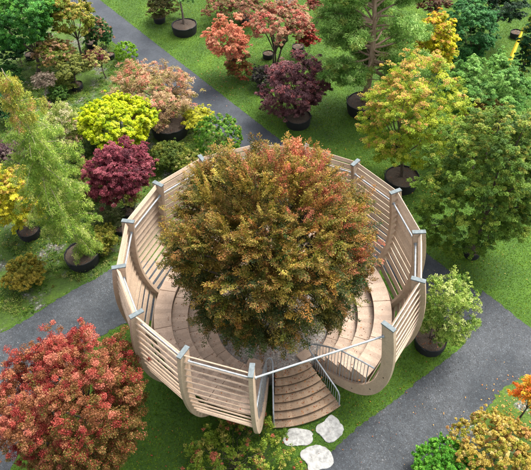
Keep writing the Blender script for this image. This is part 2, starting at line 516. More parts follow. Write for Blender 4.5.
for ti, (r0, r1, zt) in enumerate(TIERS):
    for k in range(13):
        a, b = ang(k) - 0.0022, ang(k + 1) + 0.0022
        if k == 0: a -= R(0.9)
        if k == 12: b += R(1.4)
        mb = MB(); ring_seg(mb, r0, r1, a, b, zt - 0.07, zt)
        mb.build("seat", M['bench'], bowl, bevel=0.008)
    mb = MB()
    ring_seg(mb, r0 + 0.05, r0 + 0.09, ang(0) - R(1.2), ang(13) + R(1.6), zt - 0.40, zt - 0.07, 80)
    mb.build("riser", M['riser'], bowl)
# closing boards at both ends of the tiers
for k, sg in ((0, -1), (13, 1)):
    th = ang(k) + sg * R(1.6)
    mb = MB()
    for r0, r1, zt in TIERS:
        zb = max(0.7, float(np.interp(-(r0 + r1) / 2, [-p[0] for p in INN], [p[1] for p in INN])) - 0.25)
        q = [(r0 + 0.06, zb), (r1 - 0.02, zb), (r1 - 0.02, zt - 0.075), (r0 + 0.06, zt - 0.075)]
        tv = np.array([-math.sin(th), math.cos(th), 0]) * 0.02
        mb.prism([pol(r, th, z) - tv for r, z in q], [pol(r, th, z) + tv for r, z in q])
    mb.build("end_board", M['bench'], bowl)

# gravel floor inside, carried on a shallow drum
mb = MB()
ring = [pol(2.36, 2 * math.pi * i / 72, 0) for i in range(72)]
mb.prism([p + np.array([0, 0, 0.06]) for p in ring], [p + np.array([0, 0, 0.90]) for p in ring])
mb.build("gravel_floor", M['bed_gravel'], bowl)
for azd, r in ((-112, 2.06), (-53, 1.99)):
    th = R(azd); tv = np.array([-math.sin(th), math.cos(th), 0]); mb = MB()
    q = [pol(r - .2, th, 0.9) - tv * .3, pol(r + .2, th, 0.9) - tv * .3, pol(r + .2, th, 0.9) + tv * .3, pol(r - .2, th, 0.9) + tv * .3]
    mb.hexa(q + [p + np.array([0, 0, .1]) for p in q])
    mb.build("step_block", M['bench'], bowl, bevel=0.01)

# staircase of seven curved treads
SA, SB = R(-92.6), R(-54.0)
prof = [(4.06, 0.005), (4.03, 0.095)]
for i in range(7):
    prof += [(4.03 - 0.262 * i, 0.095 + 0.1485 * i), (3.768 - 0.262 * i, 0.095 + 0.1485 * i)][i == 0:]
prof += [(2.25, 0.99), (2.25, 0.6), (3.7, 0.005)]
st = MB(); ns_ = 13; npf = len(prof)
for a_ in np.linspace(R(-91.4), R(-55.3), ns_):
    st.v += [tuple(pol(r, a_, z)) for r, z in prof]
for a_ in range(ns_ - 1):
    for b_ in range(npf):
        b2 = (b_ + 1) % npf
        st.f.append((a_ * npf + b_, a_ * npf + b2, (a_ + 1) * npf + b2, (a_ + 1) * npf + b_))
st.f.append(tuple(range(npf - 1, -1, -1))); st.f.append(tuple((ns_ - 1) * npf + b_ for b_ in range(npf)))
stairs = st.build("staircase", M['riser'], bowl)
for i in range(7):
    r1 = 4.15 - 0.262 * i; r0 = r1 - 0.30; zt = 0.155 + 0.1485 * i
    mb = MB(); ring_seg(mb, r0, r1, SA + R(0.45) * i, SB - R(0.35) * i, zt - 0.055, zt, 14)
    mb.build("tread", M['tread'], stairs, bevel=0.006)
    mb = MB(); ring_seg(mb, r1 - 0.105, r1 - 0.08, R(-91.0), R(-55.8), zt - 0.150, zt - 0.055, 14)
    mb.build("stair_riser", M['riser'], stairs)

# guards beside the stairs: two tubes joined by a loop at the inner end, with balusters
def guard(th_j, th_s):
    up_line = [(4.98, 3.30), (4.6, 3.18), (4.2, 3.05), (3.56, 2.80), (3.0, 2.42), (2.63, 2.12), (2.36, 1.90)]
    dn_line = [(2.36, 1.72), (2.6, 1.64), (2.95, 1.48), (3.35, 1.30), (3.80, 1.12), (3.98, 1.0), (4.07, 0.82), (4.10, 0.16)]
    A_ = [pol(r, th_j, z) for r, z in up_line]; B_ = [pol(r, th_s, z) for r, z in dn_line]
    mid = (th_j + th_s) / 2
    loop = [pol(2.22, th_j + (mid - th_j) * .35, 1.81), pol(2.17, mid, 1.77), pol(2.22, th_s + (mid - th_s) * .35, 1.74)]
    mb = MB(); mb.tube(A_ + loop + B_, 0.030, 8)
    g = mb.build("guard_rail", M['steel'], bowl, smooth=True, auto=40)
    ui = np.array(up_line)[::-1]; di = np.array(dn_line)
    for i in range(17):
        r = 2.42 + i * 0.145
        zt = np.interp(r, ui[:, 0], ui[:, 1]); zb = np.interp(-r, [-p[0] for p in INN], [p[1] for p in INN])
        if zt - zb < 0.1: continue
        m2 = MB(); m2.tube([pol(r, th_j, zb - 0.02), pol(r, th_j, zt)], 0.011 if i % 4 else 0.02, 6, False)
        m2.build("baluster", M['steel'], g, smooth=True)
    for i in range(14):
        r = 2.42 + i * 0.12
        zt = np.interp(r, di[:-1, 0], di[:-1, 1]); zb = 0.10 + 0.567 * (4.15 - r)
        if zt - zb < 0.08: continue
        m2 = MB(); m2.tube([pol(r, th_s, zb - 0.02), pol(r, th_s, zt)], 0.011, 6, False)
        m2.build("baluster", M['steel'], g, smooth=True)
guard(ang(13) + 2 * math.pi, R(-54.6))
guard(ang(0), R(-91.8))

# ------------------------------------------------------------------ stepping stones
def stone(x, y, rx, ry, rz, seed, label):
    r = np.random.default_rng(seed); n = 40
    ph = r.uniform(0, 6.28, 4); am = r.uniform(0.02, 0.09, 4)
    mb = MB(); rings = []
    edge = 1 + r.normal(0, .022, n)
    for (s, z) in ((1.0, 0.003), (1.0, 0.034), (0.975, 0.046), (0.75, 0.050), (0.45, 0.046), (0.2, 0.049)):
        rg = []
        for i in range(n):
            t = 2 * math.pi * i / n
            f = 1 + sum(am[j] * math.cos((j + 2) * t + ph[j]) for j in range(4))
            # squarish plan
            f *= (abs(math.cos(t)) ** 3 + abs(math.sin(t)) ** 3) ** (-1 / 3.0) * 0.95
            f *= edge[i] if s > .9 else 1
            px, py = s * f * rx * math.cos(t), s * f * ry * math.sin(t)
            rg.append((x + px * math.cos(rz) - py * math.sin(rz), y + px * math.sin(rz) + py * math.cos(rz), z + 0.006 * r.normal() * (z > 0.04)))
        rings.append(rg)
    for rg in rings: mb.v += rg
    for i in range(len(rings) - 1):
        for j in range(n):
            j2 = (j + 1) % n
            mb.f.append((i * n + j, i * n + j2, (i + 1) * n + j2, (i + 1) * n + j))
    mb.f.append(tuple((len(rings) - 1) * n + j for j in range(n)))
    o = mb.build("stepping_stone", M['stone'], None, smooth=True, auto=25)
    tag(o, label, "stepping stone", "stepping stones before the stairs")
stone(0.74, -4.50, 0.55, 0.36, R(4), 3, "flat oblong pale stone in the grass just below the left end of the bottom step")
stone(1.96, -4.24, 0.50, 0.46, R(38), 5, "flat pale stone in the grass nearest the right end of the bottom step")
stone(1.38, -5.30, 0.56, 0.48, R(12), 8, "flat pale stone on the path edge, farthest from the stairs")

# ------------------------------------------------------------------ plants
def unit(v): return v / (np.linalg.norm(v, axis=-1, keepdims=True) + 1e-9)

def leaves_mesh(name, P, Nrm, T, ln, wd, cols, parent, mat='leaf'):
    """a pointed, slightly folded leaf (4 vertices) at every P"""
    T = unit(T - Nrm * np.sum(T * Nrm, 1, keepdims=True)); B = np.cross(Nrm, T)
    n = len(P); ln = ln[:, None]; wd = wd[:, None]
    V = np.empty((n, 4, 3), np.float32)
    V[:, 0] = P - T * ln * .5
    V[:, 1] = P + B * wd * .5 + Nrm * wd * .12
    V[:, 2] = P + T * ln * .5 - Nrm * ln * .10
    V[:, 3] = P - B * wd * .5 + Nrm * wd * .12
    V = V.reshape(-1, 3) - np.array(parent.location)
    return np_mesh(name, V, np.arange(4 * n).reshape(n, 4), M[mat], parent, np.repeat(cols, 4, 0))

def pick(r, pal, n):
    pal = [p if len(p) == 2 else (p, 1.0) for p in pal]
    w = np.array([p[1] for p in pal], float); w /= w.sum()
    cols = np.array([lin(p[0]) for p in pal]) * .90
    cols = cols * np.where(cols[:, 1:2] >= cols[:, 0:1], np.array([.98, 1.03, .86]), np.array([.95, 1.04, .98]))
    lum = cols @ np.array([.3, .6, .1])
    cols = np.clip(lum[:, None] + (cols - lum[:, None]) * 1.02, .004, 1)
    return cols[r.choice(len(pal), n, p=w)]

def crown_dirs(r, n, zmin):
    i = np.arange(n) + .5
    z = 1 - (1 - zmin) * i / n
    a = np.pi * (1 + 5 ** .5) * i + r.uniform(0, 6.28)
    d_ = np.stack([np.sqrt(1 - z * z) * np.cos(a), np.sqrt(1 - z * z) * np.sin(a), z], 1)
    return unit(d_ + r.normal(0, .10, (n, 3)))

def lobes(r, d_, amp, k=7):
    f = np.zeros(len(d_))
    for _ in range(k):
        q = unit(r.normal(size=3)); f += np.clip((d_ @ q - .45) / .55, 0, 1) * r.uniform(-1.0, 1.2)
    return 1 + amp * f

def trunk_mesh(root, base, top_targets, r0, fork, stems=1, mat='bark', seed=0, curl=0.15):
    r = np.random.default_rng(seed); mb = MB(); base = np.array(base, float)
    cen = np.mean(top_targets, axis=0)
    forks = []
    for s in range(stems):
        a = 2 * math.pi * s / stems + r.uniform(0, 1)
        off = np.array([math.cos(a), math.sin(a), 0]) * (0.0 if stems == 1 else r0 * 1.2)
        f = base + (cen - base) * fork + off * 2.5 + r.normal(0, .05, 3) * (1 if stems == 1 else 3)
        p0 = base + off
        m_ = (p0 + f) / 2 + r.normal(0, .04, 3)
        rr = r0 / math.sqrt(stems) * 1.1
        mb.tube([p0 - np.array([0, 0, .05]), p0 + np.array([0, 0, .08]), m_, f], [rr * 1.5, rr * 1.1, rr * .9, rr * .75], 8)
        forks.append(f)
    for i, t in enumerate(top_targets):
        f = forks[i % len(forks)]
        L = np.linalg.norm(t - f)
        m1 = f + (t - f) * .4 + r.normal(0, curl * L * .5, 3) + np.array([0, 0, .10 * L])
        m2 = f + (t - f) * .75 + r.normal(0, curl * L * .3, 3) + np.array([0, 0, .06 * L])
        rr = r0 * .42
        mb.tube([f, m1, m2, t], [rr, rr * .7, rr * .45, rr * .18], 5, False)
    return mb.build("trunk", M[mat], root, smooth=True)

def plant(key, name, label, cat, pal, tip=None, tip_p=0.0, style='maple', boughs=40, clumps=6, n=60, leaf=0.11, asp=0.55,
          flat=0.45, amp=0.16, zmin=-0.45, rmin=0.55, trunk=0.07, fork=0.35, stems=1, mat='bark', limbs=12, seed=1, group=None, lz=None, tipdir=(0, 0, 1), spread=1.0, gapy=0.0, hole=0.0):
    bx, by, cx, cy, cz, rx, rz = SPOT[key]
    z0 = 0.0
    if key in POT: bx, by, z0 = POT[key][0], POT[key][1], POT[key][3] - 0.06
    leaf, n = (leaf * .75, int(n * 1.7)) if by > 14 else (leaf * .62, int(n * 2.5))
    r = np.random.default_rng(seed * 77 + 5)
    root = empty(name, (bx, by, z0), label, cat, group)
    dn = crown_dirs(r, boughs, zmin)
    f = lobes(r, dn, amp * 1.25)
    rad = np.where(r.random(boughs) < .30, r.uniform(rmin * .6, .8, boughs), r.uniform(.74, .95, boughs)) * f
    if style == 'ball': rad = np.where(r.random(boughs) < .2, r.uniform(.6, .8, boughs), r.uniform(.90, .96, boughs))
    cen = np.array([cx, cy, cz]); ax = np.array([rx, rx, rz])
    BC = cen + dn * ax * rad[:, None]
    BC[:, 2] = np.maximum(BC[:, 2], z0 + .12)
    if hole:
        k_ = r.random(boughs) > hole; BC, dn, rad = BC[k_], dn[k_], rad[k_]; boughs = len(BC)
    bs = (rx * rx * rz) ** (1 / 3) * 1.55 / math.sqrt(boughs) * spread          # bough radius
    # clumps in each bough
    clumps, n = int(clumps * 2.2), max(8, int(n / 2.2))
    off = r.normal(size=(boughs, clumps, 3)); off = unit(off) * (r.random((boughs, clumps, 1)) ** .45) * bs * (.8 if style == 'ball' else 1.22) * np.array([1, 1, max(flat, .45) * 1.3])
    CC = (BC[:, None, :] + off).reshape(-1, 3); CN = np.repeat(dn, clumps, 0); nc = len(CC)
    CC[:, 2] = np.maximum(CC[:, 2], z0 + .08)
    out = r.random(nc) < (0 if style == 'ball' else .09)
    CC[out] += CN[out] * (r.uniform(.3, 1.1, (int(out.sum()), 1)) * bs)
    bcol = pick(r, pal, boughs)
    cc = np.repeat(bcol, clumps, 0); sw = r.random(nc) < .45
    cc[sw] = pick(r, pal, int(sw.sum()))
    cs = bs * .40 * r.uniform(.7, 1.3, (nc, 1, 1))
    # leaves
    L = r.normal(size=(nc, n, 3)); L = unit(L) * (r.random((nc, n, 1)) ** .45)
    L = L * cs * np.array([1, 1, flat])
    if style == 'maple':      # sheets that droop at their rim
        L[:, :, 2] -= (L[:, :, 0] ** 2 + L[:, :, 1] ** 2) / cs[:, :, 0] * .35
    P = (CC[:, None] + L).reshape(-1, 3); m_ = len(P)
    N0 = np.repeat(CN, n, 0)
    upw = {'maple': (1.0, .5, .55), 'ball': (.3, 1.0, .6), 'spray': (.5, .5, 1.0), 'bush': (.6, .6, .8)}[style]
    Nn = unit(np.array([0, 0, 1.0]) * upw[0] + N0 * upw[1] + r.normal(0, upw[2], (m_, 3)))
    T = unit(N0 * np.array([1, 1, .3]) + r.normal(0, .7, (m_, 3)) - np.array([0, 0, .25]))
    cl = np.repeat(cc, n, 0)
    if tip is not None:
        td = unit(np.array(tipdir, float))
        q = np.clip(((P - cen) / ax) @ td * .5 + .5, 0, 1) ** 2 * 1.3
        pc = np.repeat(r.random(nc), n, 0)
        tk = (pc < tip_p * q * 1.6) & (r.random(m_) < .8)
        cl[tk] = pick(r, tip, int(tk.sum()))
    # far leaves of the same clump keep a close tint
    cl = cl * r.uniform(.82, 1.18, (m_, 1)) * LEAF_GAIN
    ln = r.uniform(.75, 1.25, m_) * leaf; wd = ln * asp * r.uniform(.8, 1.2, m_)
    leaves_mesh("crown", P, Nn, T, ln, wd, cl, root)
    ti = r.choice(boughs, min(limbs, boughs), replace=False)
    if trunk > 0:
        trunk_mesh(root, (bx, by, z0), BC[ti], trunk, fork, stems, mat, seed)
    return root
LEAF_GAIN = 1.0

def pot(key, label, height=None, group="black grow pots", tilt=(0, 0)):
    x, y, r, h = POT[key]
    root = empty("plant_pot", (x, y, 0), label, "plant pot", group)
    rr = np.random.default_rng(abs(int(x * 100 + y * 10)))
    n = 36; mb = MB(); rows = []
    for (s, z) in ((.90, 0.0), (.95, h * .35), (.985, h * .7), (1.0, h), (.965, h + .012), (.93, h - .02), (.925, h - .10)):
        rows.append([(x + r * s * math.cos(2 * math.pi * i / n) * (1 + .012 * math.sin(3 * i + x)), y + r * s * math.sin(2 * math.pi * i / n) * (1 + .012 * math.cos(2 * i + y)),
                      z + (.02 * math.sin(2 * math.pi * i / n * 2 + x) if z > .3 * h else 0)) for i in range(n)])
    for q in rows: mb.v += q
    for i in range(len(rows) - 1):
        for j in range(n):
            j2 = (j + 1) % n
            mb.f.append((i * n + j, i * n + j2, (i + 1) * n + j2, (i + 1) * n + j))
    mb.build("container", M['pot'], root, smooth=True, auto=60)
    if r > .5:
        for a_ in (x * 3.1, x * 3.1 + math.pi):
            hp = [np.array([x + (r + o_) * math.cos(a_ + q_), y + (r + o_) * math.sin(a_ + q_), h - .02 + z_]) for q_, o_, z_ in
                  ((-.16, .004, -.05), (-.13, .03, .03), (0, .05, .075), (.13, .03, .03), (.16, .004, -.05))]
            hb = MB(); hb.tube(hp, .018, 6); hb.build("handle", M['pot'], root, smooth=True)
    sb = MB(); rings = 6
    sb.v.append((x, y, h + .02))
    for a in range(1, rings + 1):
        for i in range(n):
            t = 2 * math.pi * i / n; q = r * .93 * a / rings
            sb.v.append((x + q * math.cos(t), y + q * math.sin(t), h - .06 + .07 * (1 - (a / rings) ** 2) + rr.normal() * .012))
    for i in range(n): sb.f.append((0, 1 + i, 1 + (i + 1) % n))
    for a in range(rings - 1):
        for i in range(n):
            i2 = (i + 1) % n
            sb.f.append((1 + a * n + i, 1 + (a + 1) * n + i, 1 + (a + 1) * n + i2, 1 + a * n + i2))
    sb.build("soil", M['soil'], root, smooth=True)
    return root

# where each plant stands: base x, y, then crown centre x, y, z and radii
SPOT = {
    'evergreen': (-14.9, 21.68, -14.9, 21.68, 4.2, 2.72, 2.12),
    'olive_maple': (-12.11, 22.95, -12.17, 22.93, 3.31, 1.54, 1.85),
    'pinktan': (-13.28, 21.14, -13.28, 21.14, 1.7, 1.28, 0.95),
    'pinktop': (-10.97, 24.12, -10.97, 24.12, 1.3, 0.95, 1.04),
    'smallred': (-10.23, 20.55, -10.45, 20.49, 1.51, 0.83, 0.66),
    'redball': (-11.55, 22.05, -11.55, 22.05, 0.5, 0.33, 0.5),
    'greenball': (-9.05, 22.52, -9.05, 22.52, 0.62, 0.77, 0.77),
    'olive_pot': (-12.06, 19.76, -11.9, 19.82, 1.34, 1.14, 0.45),
    'greybrown': (-13.66, 18.53, -13.51, 18.59, 1.19, 0.74, 0.48),
    'larch': (-9.01, 4.9, -9.0, 4.9, 5.7, 1.63, 4.92),
    'variegated': (-11.08, 13.46, -11.08, 13.46, 1.3, 1.01, 1.47),
    'oliveshrub': (-8.83, 9.16, -8.83, 9.16, 0.9, 1.03, 1.13),
    'edgegreen': (-15.47, 16.1, -15.47, 16.1, 1.1, 0.71, 1.31),
    'yellowmaple': (-11.97, 6.45, -11.73, 6.59, 2.44, 1.31, 1.67),
    'rustybush': (-11.11, 3.4, -11.11, 3.4, 0.62, 1.0, 0.7),
    'goldball': (-7.65, 11.75, -7.65, 11.74, 2.83, 2.03, 1.19),
    'pinkmaple': (-5.99, 15.02, -6.41, 14.93, 2.3, 2.59, 1.84),
    'darkred': (-7.11, 7.62, -7.01, 7.65, 2.9, 1.75, 1.43),
    'lowolive': (-5.27, 11.25, -5.27, 11.25, 0.7, 1.08, 0.8),
    'yellowpot': (-6.82, 7.9, -6.82, 7.9, 0.9, 0.45, 0.36),
    'boxwood': (-2.58, 12.57, -2.58, 12.57, 0.95, 1.38, 1.19),
    'yellowspray': (-3.9, 14.41, -3.9, 14.41, 0.9, 0.98, 0.44),
    'greyweed': (-7.95, 7.06, -7.95, 7.06, 0.4, 0.65, 0.45),
    'topbrown': (-7.47, 28.17, -7.1, 28.23, 0.96, 1.1, 1.01),
    'poted_top': (-5.54, 27.08, -5.58, 27.08, 2.82, 1.81, 0.7),
    'pinkmulti': (0.88, 21.08, 1.51, 21.06, 2.87, 2.13, 1.18),
    'orangemaple': (-1.56, 19.84, -1.93, 19.82, 2.7, 1.23, 1.23),
    'oranglow': (-1.43, 19.83, -1.51, 19.83, 0.74, 0.83, 0.83),
    'darkviolet': (-0.01, 18.6, -0.01, 18.6, 0.7, 0.69, 0.77),
    'purple': (2.09, 15.41, 1.91, 15.43, 2.13, 2.0, 1.83),
    'backred': (-1.0, 27.56, -1.66, 27.53, 1.19, 2.23, 1.0),
    'redside': (3.06, 22.25, 3.06, 22.25, 1.4, 0.72, 0.97),
    'backred2': (4.16, 26.62, 4.16, 26.62, 1.5, 0.99, 0.41),
    'pine': (6.18, 16.54, 5.95, 16.59, 4.68, 2.98, 3.54),
    'orangeyellow': (7.11, 9.35, 7.02, 9.38, 4.05, 2.53, 3.15),
    'goldmaple': (11.19, 17.44, 10.12, 17.78, 3.1, 1.34, 1.78),
    'bluegreen': (13.41, 19.78, 12.94, 19.96, 2.42, 1.6, 2.14),
    'brownback': (12.13, 25.77, 12.13, 25.77, 1.6, 1.11, 0.56),
    'palegreen': (11.91, 11.51, 11.4, 11.73, 3.6, 2.29, 1.93),
    'bigolive': (9.51, 4.14, 9.29, 4.25, 4.38, 2.53, 3.69),
    'brownolive': (10.96, 9.98, 10.96, 9.98, 3.4, 1.08, 0.7),
    'topdark': (15.53, 23.06, 15.53, 23.06, 2.6, 2.08, 1.25),
    'edgedark': (16.01, 18.04, 16.01, 18.04, 2.4, 0.6, 2.4),
    'paleshrub': (6.41, -0.74, 6.66, -0.86, 2.45, 1.06, 1.75),
    'brightgreen': (5.7, -6.14, 5.7, -6.14, 0.75, 1.16, 0.52),
    'brownbush': (7.52, -5.76, 7.52, -5.76, 1.15, 1.43, 0.64),
    'orangeedge': (9.07, -4.06, 9.07, -4.06, 1.6, 0.49, 1.31),
    'redmaple': (-6.63, -5.1, -6.47, -4.99, 3.9, 2.37, 2.48),
    'sparsepink': (-1.58, -5.57, -1.58, -5.57, 0.45, 2.04, 0.56),
    'mauve': (-13.96, 11.66, -13.96, 11.66, 1.0, 0.81, 0.81),
    'leftgreen': (-16.21, 22.47, -16.21, 22.47, 1.3, 1.06, 0.8),
    'bed_a': (-10.21, 13.8, -10.21, 13.8, 1.0, 0.91, 0.82),
    'bed_b': (-4.18, 10.79, -4.18, 10.79, 0.6, 0.8, 0.51),
    'bed_c': (-7.83, 5.23, -7.83, 5.23, 0.55, 0.62, 0.62),
    'bed_d': (-10.83, 7.25, -10.83, 7.25, 0.6, 0.7, 0.7),
    'bed_e': (-12.72, 19.27, -12.72, 19.27, 0.5, 0.89, 0.36),
    'bed_f': (-12.77, 18.23, -12.77, 18.23, 0.45, 0.62, 0.45),
    'bed_g': (-9.52, 11.05, -9.52, 11.05, 0.9, 0.97, 0.88),
    'bed_h': (-15.91, 19.43, -15.91, 19.43, 1.0, 0.88, 0.88),
    'underbright': (-8.66, 13.18, -8.66, 13.18, 0.4, 0.91, 0.39),
}
POT = {
    'larch': (-8.8, 4.62, 0.8, 0.59),
    'yellowmaple': (-11.79, 6.49, 0.54, 0.45),
    'olive_pot': (-11.89, 19.39, 0.41, 0.38),
    'pinkmaple': (-5.47, 14.34, 1.11, 0.76),
    'darkred': (-7.09, 7.56, 0.35, 0.34),
    'topbrown': (-7.37, 27.85, 0.44, 0.39),
    'poted_top': (-5.39, 26.12, 0.9, 0.64),
    'backred': (-0.98, 27.17, 0.51, 0.43),
    'p1': (0.46, 22.16, 0.37, 0.35),
    'p2': (2.51, 22.85, 0.41, 0.37),
    'purple': (1.98, 14.63, 0.76, 0.57),
    'pine': (5.93, 15.62, 1.02, 0.71),
    'orangeyellow': (6.96, 8.95, 0.88, 0.64),
    'p3': (14.76, 22.23, 0.47, 0.41),
    'p4': (17.46, 23.38, 0.41, 0.37),
    'paleshrub': (6.36, -0.78, 0.65, 0.51),
    'p5': (-10.27, 23.02, 0.3, 0.32),
    'greybrown': (-13.4, 17.49, 0.31, 0.32),
    'p6': (-7.29, 6.37, 0.24, 0.28),
    'p7': (-11.83, 24.66, 0.42, 0.38),
    'bigolive': (9.35, 4.0, 0.41, 0.38),
    'p8': (1.95, 29.2, 0.68, 0.52),
    'pinktan': (-15.82, 23.44, 0.38, 0.36),
}

# ---- the tree in the bowl
def bowl_tree():
    r = np.random.default_rng(41)
    base = np.array([0.0, 0.0, 0.88]); cen = np.array([0.08, 0.05, 5.84]); ax = np.array([3.12, 3.12, 2.92])
    root = empty("bowl_tree", base, "big feathery tree turning from green to rust in the middle of the timber bowl", "tree")
    nb = 270
    dn = crown_dirs(r, nb, -0.84)
    rad = np.where(r.random(nb) < .32, r.uniform(.45, .80, nb), r.uniform(.84, .97, nb)) * lobes(r, dn, .045)
    keep = r.random(nb) > .05
    dn, rad = dn[keep], rad[keep]; nb = len(dn)
    BC = cen + dn * ax * rad[:, None] * np.stack([1 + .22 * np.clip(-dn[:, 2], 0, 1)] * 2 + [np.ones(nb)], 1)
    ns, nl = 15, 150
    D0 = np.repeat(dn, ns, 0)
    B0 = np.repeat(BC, ns, 0) + r.normal(0, .17, (nb * ns, 3)) * np.array([1, 1, .5])
    hor = D0 * np.array([1, 1, .25])
    D = unit(unit(hor) * .75 + np.array([0, 0, 1.0]) * (.22 + .45 * np.clip(D0[:, 2:3], 0, 1)) + r.normal(0, .42, D0.shape))
    Ls = r.uniform(.45, .95, nb * ns)
    shoots = (D0[:, 2] > .35) & (r.random(nb * ns) < .10)
    D[shoots] = unit(D[shoots] * .5 + np.array([0, 0, 1.0])); Ls[shoots] *= 1.25
    # colour of each spray
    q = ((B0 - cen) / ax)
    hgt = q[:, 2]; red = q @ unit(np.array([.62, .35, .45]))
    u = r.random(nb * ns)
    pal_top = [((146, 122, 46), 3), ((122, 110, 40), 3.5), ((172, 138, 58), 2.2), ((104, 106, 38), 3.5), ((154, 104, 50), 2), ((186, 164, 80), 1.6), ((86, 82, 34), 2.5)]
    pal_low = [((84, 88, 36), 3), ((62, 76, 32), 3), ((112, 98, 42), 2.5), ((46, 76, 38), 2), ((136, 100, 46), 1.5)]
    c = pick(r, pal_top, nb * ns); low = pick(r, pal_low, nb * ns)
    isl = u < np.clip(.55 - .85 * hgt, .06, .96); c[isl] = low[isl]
    bb = np.repeat(r.random(nb), ns)
    isr = (r.random(nb * ns) < np.clip(red * 1.3 - .45, 0, .42)) & (bb < .75)
    c[isr] = pick(r, [((190, 102, 80), 2), ((208, 124, 100), 1.5), ((172, 88, 64), 2), ((186, 130, 76), 1)], int(isr.sum()))
    c = c * np.exp(r.normal(0, .24, (nb * ns, 1))) * np.repeat(np.exp(r.normal(0, .14, (nb, 1))), ns, 0)
    t = r.random((nb * ns, nl)) ** .8
    side = unit(np.cross(D, np.array([0, 0, 1.0]) + r.normal(0, .3, D.shape)))
    s = r.normal(0, 1, (nb * ns, nl)) * (.02 + .075 * np.sin(np.pi * np.clip(t * .9 + .06, 0, 1)))
    P = B0[:, None] + D[:, None] * (t * Ls[:, None])[..., None] + side[:, None] * s[..., None] + r.normal(0, .025, (nb * ns, nl, 3))
    P[..., 2] -= .10 * t ** 2 * Ls[:, None]
    Tn = unit(D[:, None] * 1.0 + side[:, None] * np.sign(s)[..., None] * .75 + r.normal(0, .25, P.shape))
    Nn = unit(np.cross(D, side)[:, None] * np.sign(np.cross(D, side)[:, 2:3])[:, None] + D0[:, None] * .3 + r.normal(0, .45, P.shape))
    cl = np.repeat(c[:, None], nl, 1)
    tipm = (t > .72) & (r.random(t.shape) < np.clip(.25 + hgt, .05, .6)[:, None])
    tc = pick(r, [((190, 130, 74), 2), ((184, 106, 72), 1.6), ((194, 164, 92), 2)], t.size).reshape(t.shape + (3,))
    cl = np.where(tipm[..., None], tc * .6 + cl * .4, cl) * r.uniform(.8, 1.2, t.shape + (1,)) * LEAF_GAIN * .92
    m_ = t.size; ln = r.uniform(.045, .092, m_); 
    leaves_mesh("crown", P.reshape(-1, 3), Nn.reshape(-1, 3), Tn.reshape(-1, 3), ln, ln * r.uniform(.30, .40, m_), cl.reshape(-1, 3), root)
    trunk_mesh(root, base, BC[r.choice(nb, 90, replace=False)], .20, .42, 3, 'bark', 3, .12)
bowl_tree()

def needle_cloud(r, C_, rad, n, ln, wd, droop, flatz):
    k = len(C_)
    o = unit(r.normal(size=(k, n, 3))) * (r.random((k, n, 1)) ** .5) * rad * np.array([1, 1, flatz])
    P = (C_[:, None] + o).reshape(-1, 3); m_ = len(P)
    T = unit(o.reshape(-1, 3) + r.normal(0, rad * .5, (m_, 3)) - np.array([0, 0, droop * rad]))
    N_ = unit(r.normal(0, .7, (m_, 3)) + np.array([0, 0, .6]))
    return P, N_, T, r.uniform(.7, 1.3, m_) * ln, np.full(m_, wd)

def larch():
    r = np.random.default_rng(8)
    x, y, _, h = POT['larch']
    root = empty("larch_tree", (x, y, h - .06), "tall slim larch with drooping pale yellow green sprays in a round black pot", "tree")
    top = 10.3; mb = MB()
    zz = np.linspace(h - .1, top, 16)
    tr = np.stack([x + .10 * np.sin(zz * .9) - .03 * (zz - .5), y + .06 * np.cos(zz * .7), zz], 1)
    mb.tube(list(tr), [.075 * (1 - .93 * i / 15) + .006 for i in range(16)], 7)
    CC, HH = [], []
    nb = 96
    for i in range(nb):
        f = (i + r.random()) / nb; z = 1.0 + f * (top - 1.3)
        prof = np.interp(f, [0, .12, .4, .65, .85, 1.0], [.75, 1.4, 1.6, 1.85, 1.0, .3])
        if z < 2.6 and r.random() < .35: continue
        L = prof * r.uniform(.6, 1.15); a = i * 2.399 + r.normal(0, .3)
        p0 = np.array([np.interp(z, zz, tr[:, 0]), np.interp(z, zz, tr[:, 1]), z])
        hd = np.array([math.cos(a), math.sin(a), 0])
        rise = r.uniform(.05, .35); pts = []
        for j in range(7):
            u = j / 6
            pts.append(p0 + hd * L * u + np.array([0, 0, rise * L * u - .55 * L * u ** 2 * r.uniform(.8, 1.1)]))
        mb.tube(pts, [.016 * (1 - .8 * j / 6) for j in range(7)], 4, False)
        for u in np.arange(.12, 1.02, .10):
            q = np.array([np.interp(u * 6, range(7), [p[c_] for p in pts]) for c_ in range(3)])
            sd = np.array([-hd[1], hd[0], 0])
            for _ in range(3):
                w = r.normal(0, .20) * (1.15 - u); dr = r.random() * .30
                CC.append(q + sd * w + np.array([0, 0, -dr])); HH.append(f)
    CC = np.array(CC); HH = np.array(HH)
    thin = r.random(len(CC)) < np.where(HH > .72, .50, .97)
    CC, HH = CC[thin], HH[thin]
    n = 42
    P, N_, T, ln, wd = needle_cloud(r, CC, .14, n, .10, .020, 1.6, 1.5)
    c = pick(r, [((186, 202, 104), 3), ((160, 184, 84), 3), ((134, 164, 70), 3), ((216, 216, 140), 1.3), ((112, 146, 62), 2)], len(CC))
    yl = (HH > .80) & (r.random(len(CC)) < .7)
    c[yl] = pick(r, [((206, 186, 80), 2), ((186, 180, 84), 2), ((214, 160, 110), 1)], int(yl.sum()))
    leaves_mesh("crown", P, N_, T, ln, wd, np.repeat(c, n, 0) * r.uniform(.85, 1.15, (len(P), 1)), root)
    mb.build("trunk", M['bark_pale'], root, smooth=True)
larch()

